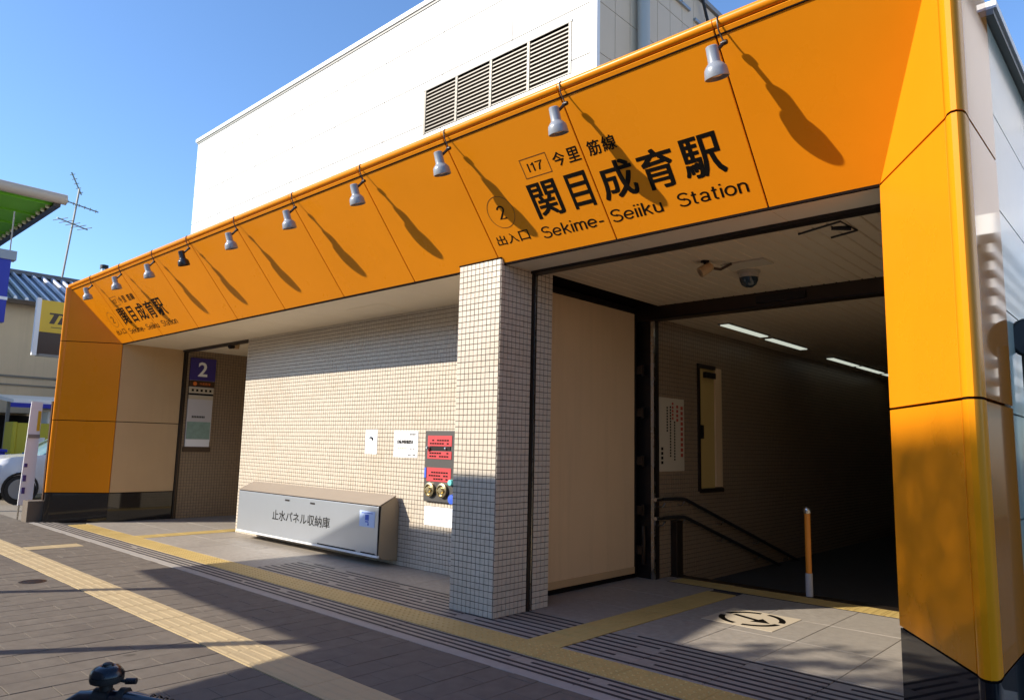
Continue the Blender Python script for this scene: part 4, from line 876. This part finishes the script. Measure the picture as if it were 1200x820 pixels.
# the rest of the bicycle, below the frame
hd = stem - Z_*.12 + fd*(-.0); crank = stem - fd*.45 - Z_*.70; seat = stem - fd*.62 - Z_*.16; rear = Vector((0,0,0)) + stem - fd*.86; rear.z = .33; front = stem + fd*.22; front.z = .33
MB().tube([stem, hd, hd - Z_*.12 + fd*.04], .017, 10).build("stem", NAVY, bk, smooth=True)
MB().tube([hd - Z_*.1 + fd*.03, crank], .018, 10).build("down_tube", NAVY, bk, smooth=True); MB().tube([crank, seat], .016, 10).build("seat_tube", NAVY, bk, smooth=True); MB().tube([hd - Z_*.02, crank.lerp(seat, .55)], .016, 10).build("top_tube", NAVY, bk, smooth=True)
MB().tube([crank, rear], .012, 8).build("chain_stay", NAVY, bk, smooth=True); MB().tube([seat - Z_*.12, rear], .010, 8).build("seat_stay", NAVY, bk, smooth=True); MB().tube([hd - Z_*.1 + fd*.03, front + ud*.05], .012, 8).build("fork_blade", NAVY, bk, smooth=True); MB().tube([hd - Z_*.1 + fd*.03, front - ud*.05], .012, 8).build("fork_blade", NAVY, bk, smooth=True)
MB().tube([seat - fd*.13, seat - fd*.05, seat + fd*.06, seat + fd*.14], [.05, .085, .045, .02], 10).build("saddle", RUBBER, bk, smooth=True)
for c in (rear, front):
    ring = [c + fd*(.315*math.cos(a*math.pi/16)) + Z_*(.315*math.sin(a*math.pi/16)) for a in range(33)]
    wh = MB().tube(ring, .016, 8, caps=False).build("wheel", RUBBER, bk, smooth=True); mb = MB()
    for a in range(0, 32, 2): mb.tube([c, ring[a]], .0015, 4)
    mb.build("spokes", STEEL, wh)
local(bk)

# ------------------------------------------------------------------ across the kerb, behind the camera: unseen casters, added and shaped for the long shadows
rs = thing("shadow_board", "wide grey board on two posts, added unseen by the kerb to cast shade", "board", (-9, -1.2, 0))
MB().prism([(-11.1, -1.2, 2.72), (-12.35, -1.2, 4.05), (-11.1, -1.2, 4.56), (-7.92, -1.2, 4.58), (-6.85, -1.2, 3.76), (-5.7, -1.2, 3.74), (-5.7, -1.2, 1.75), (-6.1, -1.2, 1.75), (-7.2, -1.2, 2.58), (-9.5, -1.2, 2.62)], (0, -.08, 0)).build("panel", CASTER, rs)  # unseen board, outline shaped to throw the band of shade
for x in (-9.85, -7.40): bx("post", (x - .05, -1.27, -.01), (x + .05, -1.21, 2.7), GTRIM, rs)
local(rs)
tr = thing("shadow_truck", "grey box truck added unseen behind the viewpoint to cast shade", "truck", (-3, -2.2, 0))
bx("cargo_box", (-5.92, -3.3, .8), (.3, -1.45, 3.90), CASTER, tr); MB().prism([(.32, -1.5, .45), (2.0, -1.5, .45), (1.9, -1.5, 1.5), (1.4, -1.5, 2.45), (.32, -1.5, 2.5)], (0, -1.75, 0)).build("cab", CARW, tr)  # unseen truck, added to shade the pavement before the entrance
MB().prism([(.5, -1.497, 1.5), (1.75, -1.497, 1.5), (1.35, -1.497, 2.3), (.5, -1.497, 2.3)], (0, .02, 0)).build("side_window", GLASS, tr)
bx("chassis", (-5.8, -3.1, .30), (1.9, -1.6, .8), DARKM, tr)
for x in (-4.6, 1.1):
    for y in (-1.62, -3.1):
        MB().lathe([(0, -.1), (.4, -.1), (.42, 0), (.4, .1), (0, .1)], (x, y, .31), Y_, 20).build("wheel", RUBBER, tr, smooth=True)
local(tr)
te = thing("unseen_tree", "small leafy street tree just behind the truck", "tree", (-8.1, -4.6, -.11))
MB().tube([(-8.1, -4.6, -.12), (-8.05, -4.6, 2.2), (-8.12, -4.55, 4.9)], [.16, .12, .06], 10).build("trunk", BARK, te, smooth=True)
mb = MB(); rd = random.Random(9)
for k in range(9):
    a = rd.uniform(0, 6.28); mb.tube([(-8.1, -4.6, 3.4 + .2*k), (-8.1 + .5*math.cos(a), -4.6 + .5*math.sin(a), 4.7 + .13*k)], [.045, .012], 6)
mb.build("limb", BARK, te, smooth=True); mb = MB()
cl = []
while len(cl) < 22:
    p = Vector((rd.uniform(-1, 1), rd.uniform(-1, 1), rd.uniform(-1, 1)))
    if p.length < 1: cl.append(Vector((-8.0 + p.x*.8, -4.6 + p.y*.8, 5.45 + p.z*.75)))
for c in cl:
    for _ in range(60):
        p = c + Vector((rd.gauss(0, .22), rd.gauss(0, .22), rd.gauss(0, .16))); u = Vector((rd.gauss(0,1), rd.gauss(0,1), rd.gauss(0,1))).normalized(); w = u.orthogonal().normalized(); q = rd.uniform(.05, .10)
        mb.add([p - u*q, p + w*q*.5, p + u*q, p - w*q*.5], [(0,1,2,3)])
mb.build("crown", LEAF, te); local(te)
# houses added across the road, unseen, to block low sky and deepen shade
hw = [mat("added_house_wall_%d" % k, c, .85, var=.1) for k, c in enumerate(((.20, .15, .11), (.26, .23, .20), (.16, .14, .13)))]
for k, (xa, xb, zt_, lab) in enumerate(((-34, -20, 5.4, "unseen brown two storey house added across the road, furthest left"), (-19.6, -7, 6.0, "unseen grey two storey house added across the road, in the middle"), (-6.6, 9, 6.3, "unseen dark two storey house added across the road, furthest right"))):
    t = thing("added_house", lab, "house", ((xa+xb)/2, -14, 0), "added houses across the road")
    bx("wall", (xa, -22, -.14), (xb, -14, zt_), hw[k], t); bx("roof_edge", (xa - .2, -22.2, zt_), (xb + .1, -13.8, zt_ + .18), GTRIM, t)
    for i in range(4):
        for z in (.8, 3.6):
            x = xa + (xb - xa)*(i + .25)/4; f_ = bx("window", (x, -14.02, z), (x + 1.5, -13.96, z + 1.4), WTRIM, t); bx("pane", (x + .06, -13.97, z + .06), (x + 1.44, -13.95, z + 1.34), GLASS, f_)
    local(t)
tt = thing("unseen_tree", "tall airy unseen tree across the road, crown cut to shade the right jamb", "tree", (-11.9, -13, -.14))
MB().tube([(-11.9, -13, -.16), (-11.85, -13, 4.5), (-12.0, -12.95, 8.0), (-12.3, -13, 11.0)], [.24, .18, .12, .03], 10).build("trunk", BARK, tt, smooth=True)
mb = MB(); rd = random.Random(31)
for k in range(14):
    a = rd.uniform(0, 6.28); z = 6.5 + .28*k; l = 1.7*(1 - k/18); mb.tube([(-12.0, -13, z), (-12.0 + .5*l*math.cos(a), -13 + .5*l*math.sin(a), z + .45), (-12.0 + l*math.cos(a), -13 + l*math.sin(a), z + 1.1)], [.06, .035, .012], 6)
mb.build("limb", BARK, tt, smooth=True); mb = MB(); nleaf = 0
while nleaf < 31000:
    p = Vector((rd.uniform(-13.9, -9.9), rd.gauss(-13, .8), rd.uniform(8.2, 12.8)))
    if p.z + .62*p.y > 4.02 - .42*(p.x - .67*p.y + 3.7) or abs(p.y + 13) > 2 or p.x - .67*p.y < -4.5: continue  # unseen crown, clipped along the sun's slope to shade the right jamb
    u = Vector((rd.gauss(0,1), rd.gauss(0,1), rd.gauss(0,1))).normalized(); w = u.orthogonal().normalized(); q = rd.uniform(.028, .05)
    mb.add([p - u*q, p + w*q*.5, p + u*q, p - w*q*.5], [(0,1,2,3)]); nleaf += 1
mb.build("crown", LEAF, tt); local(tt)
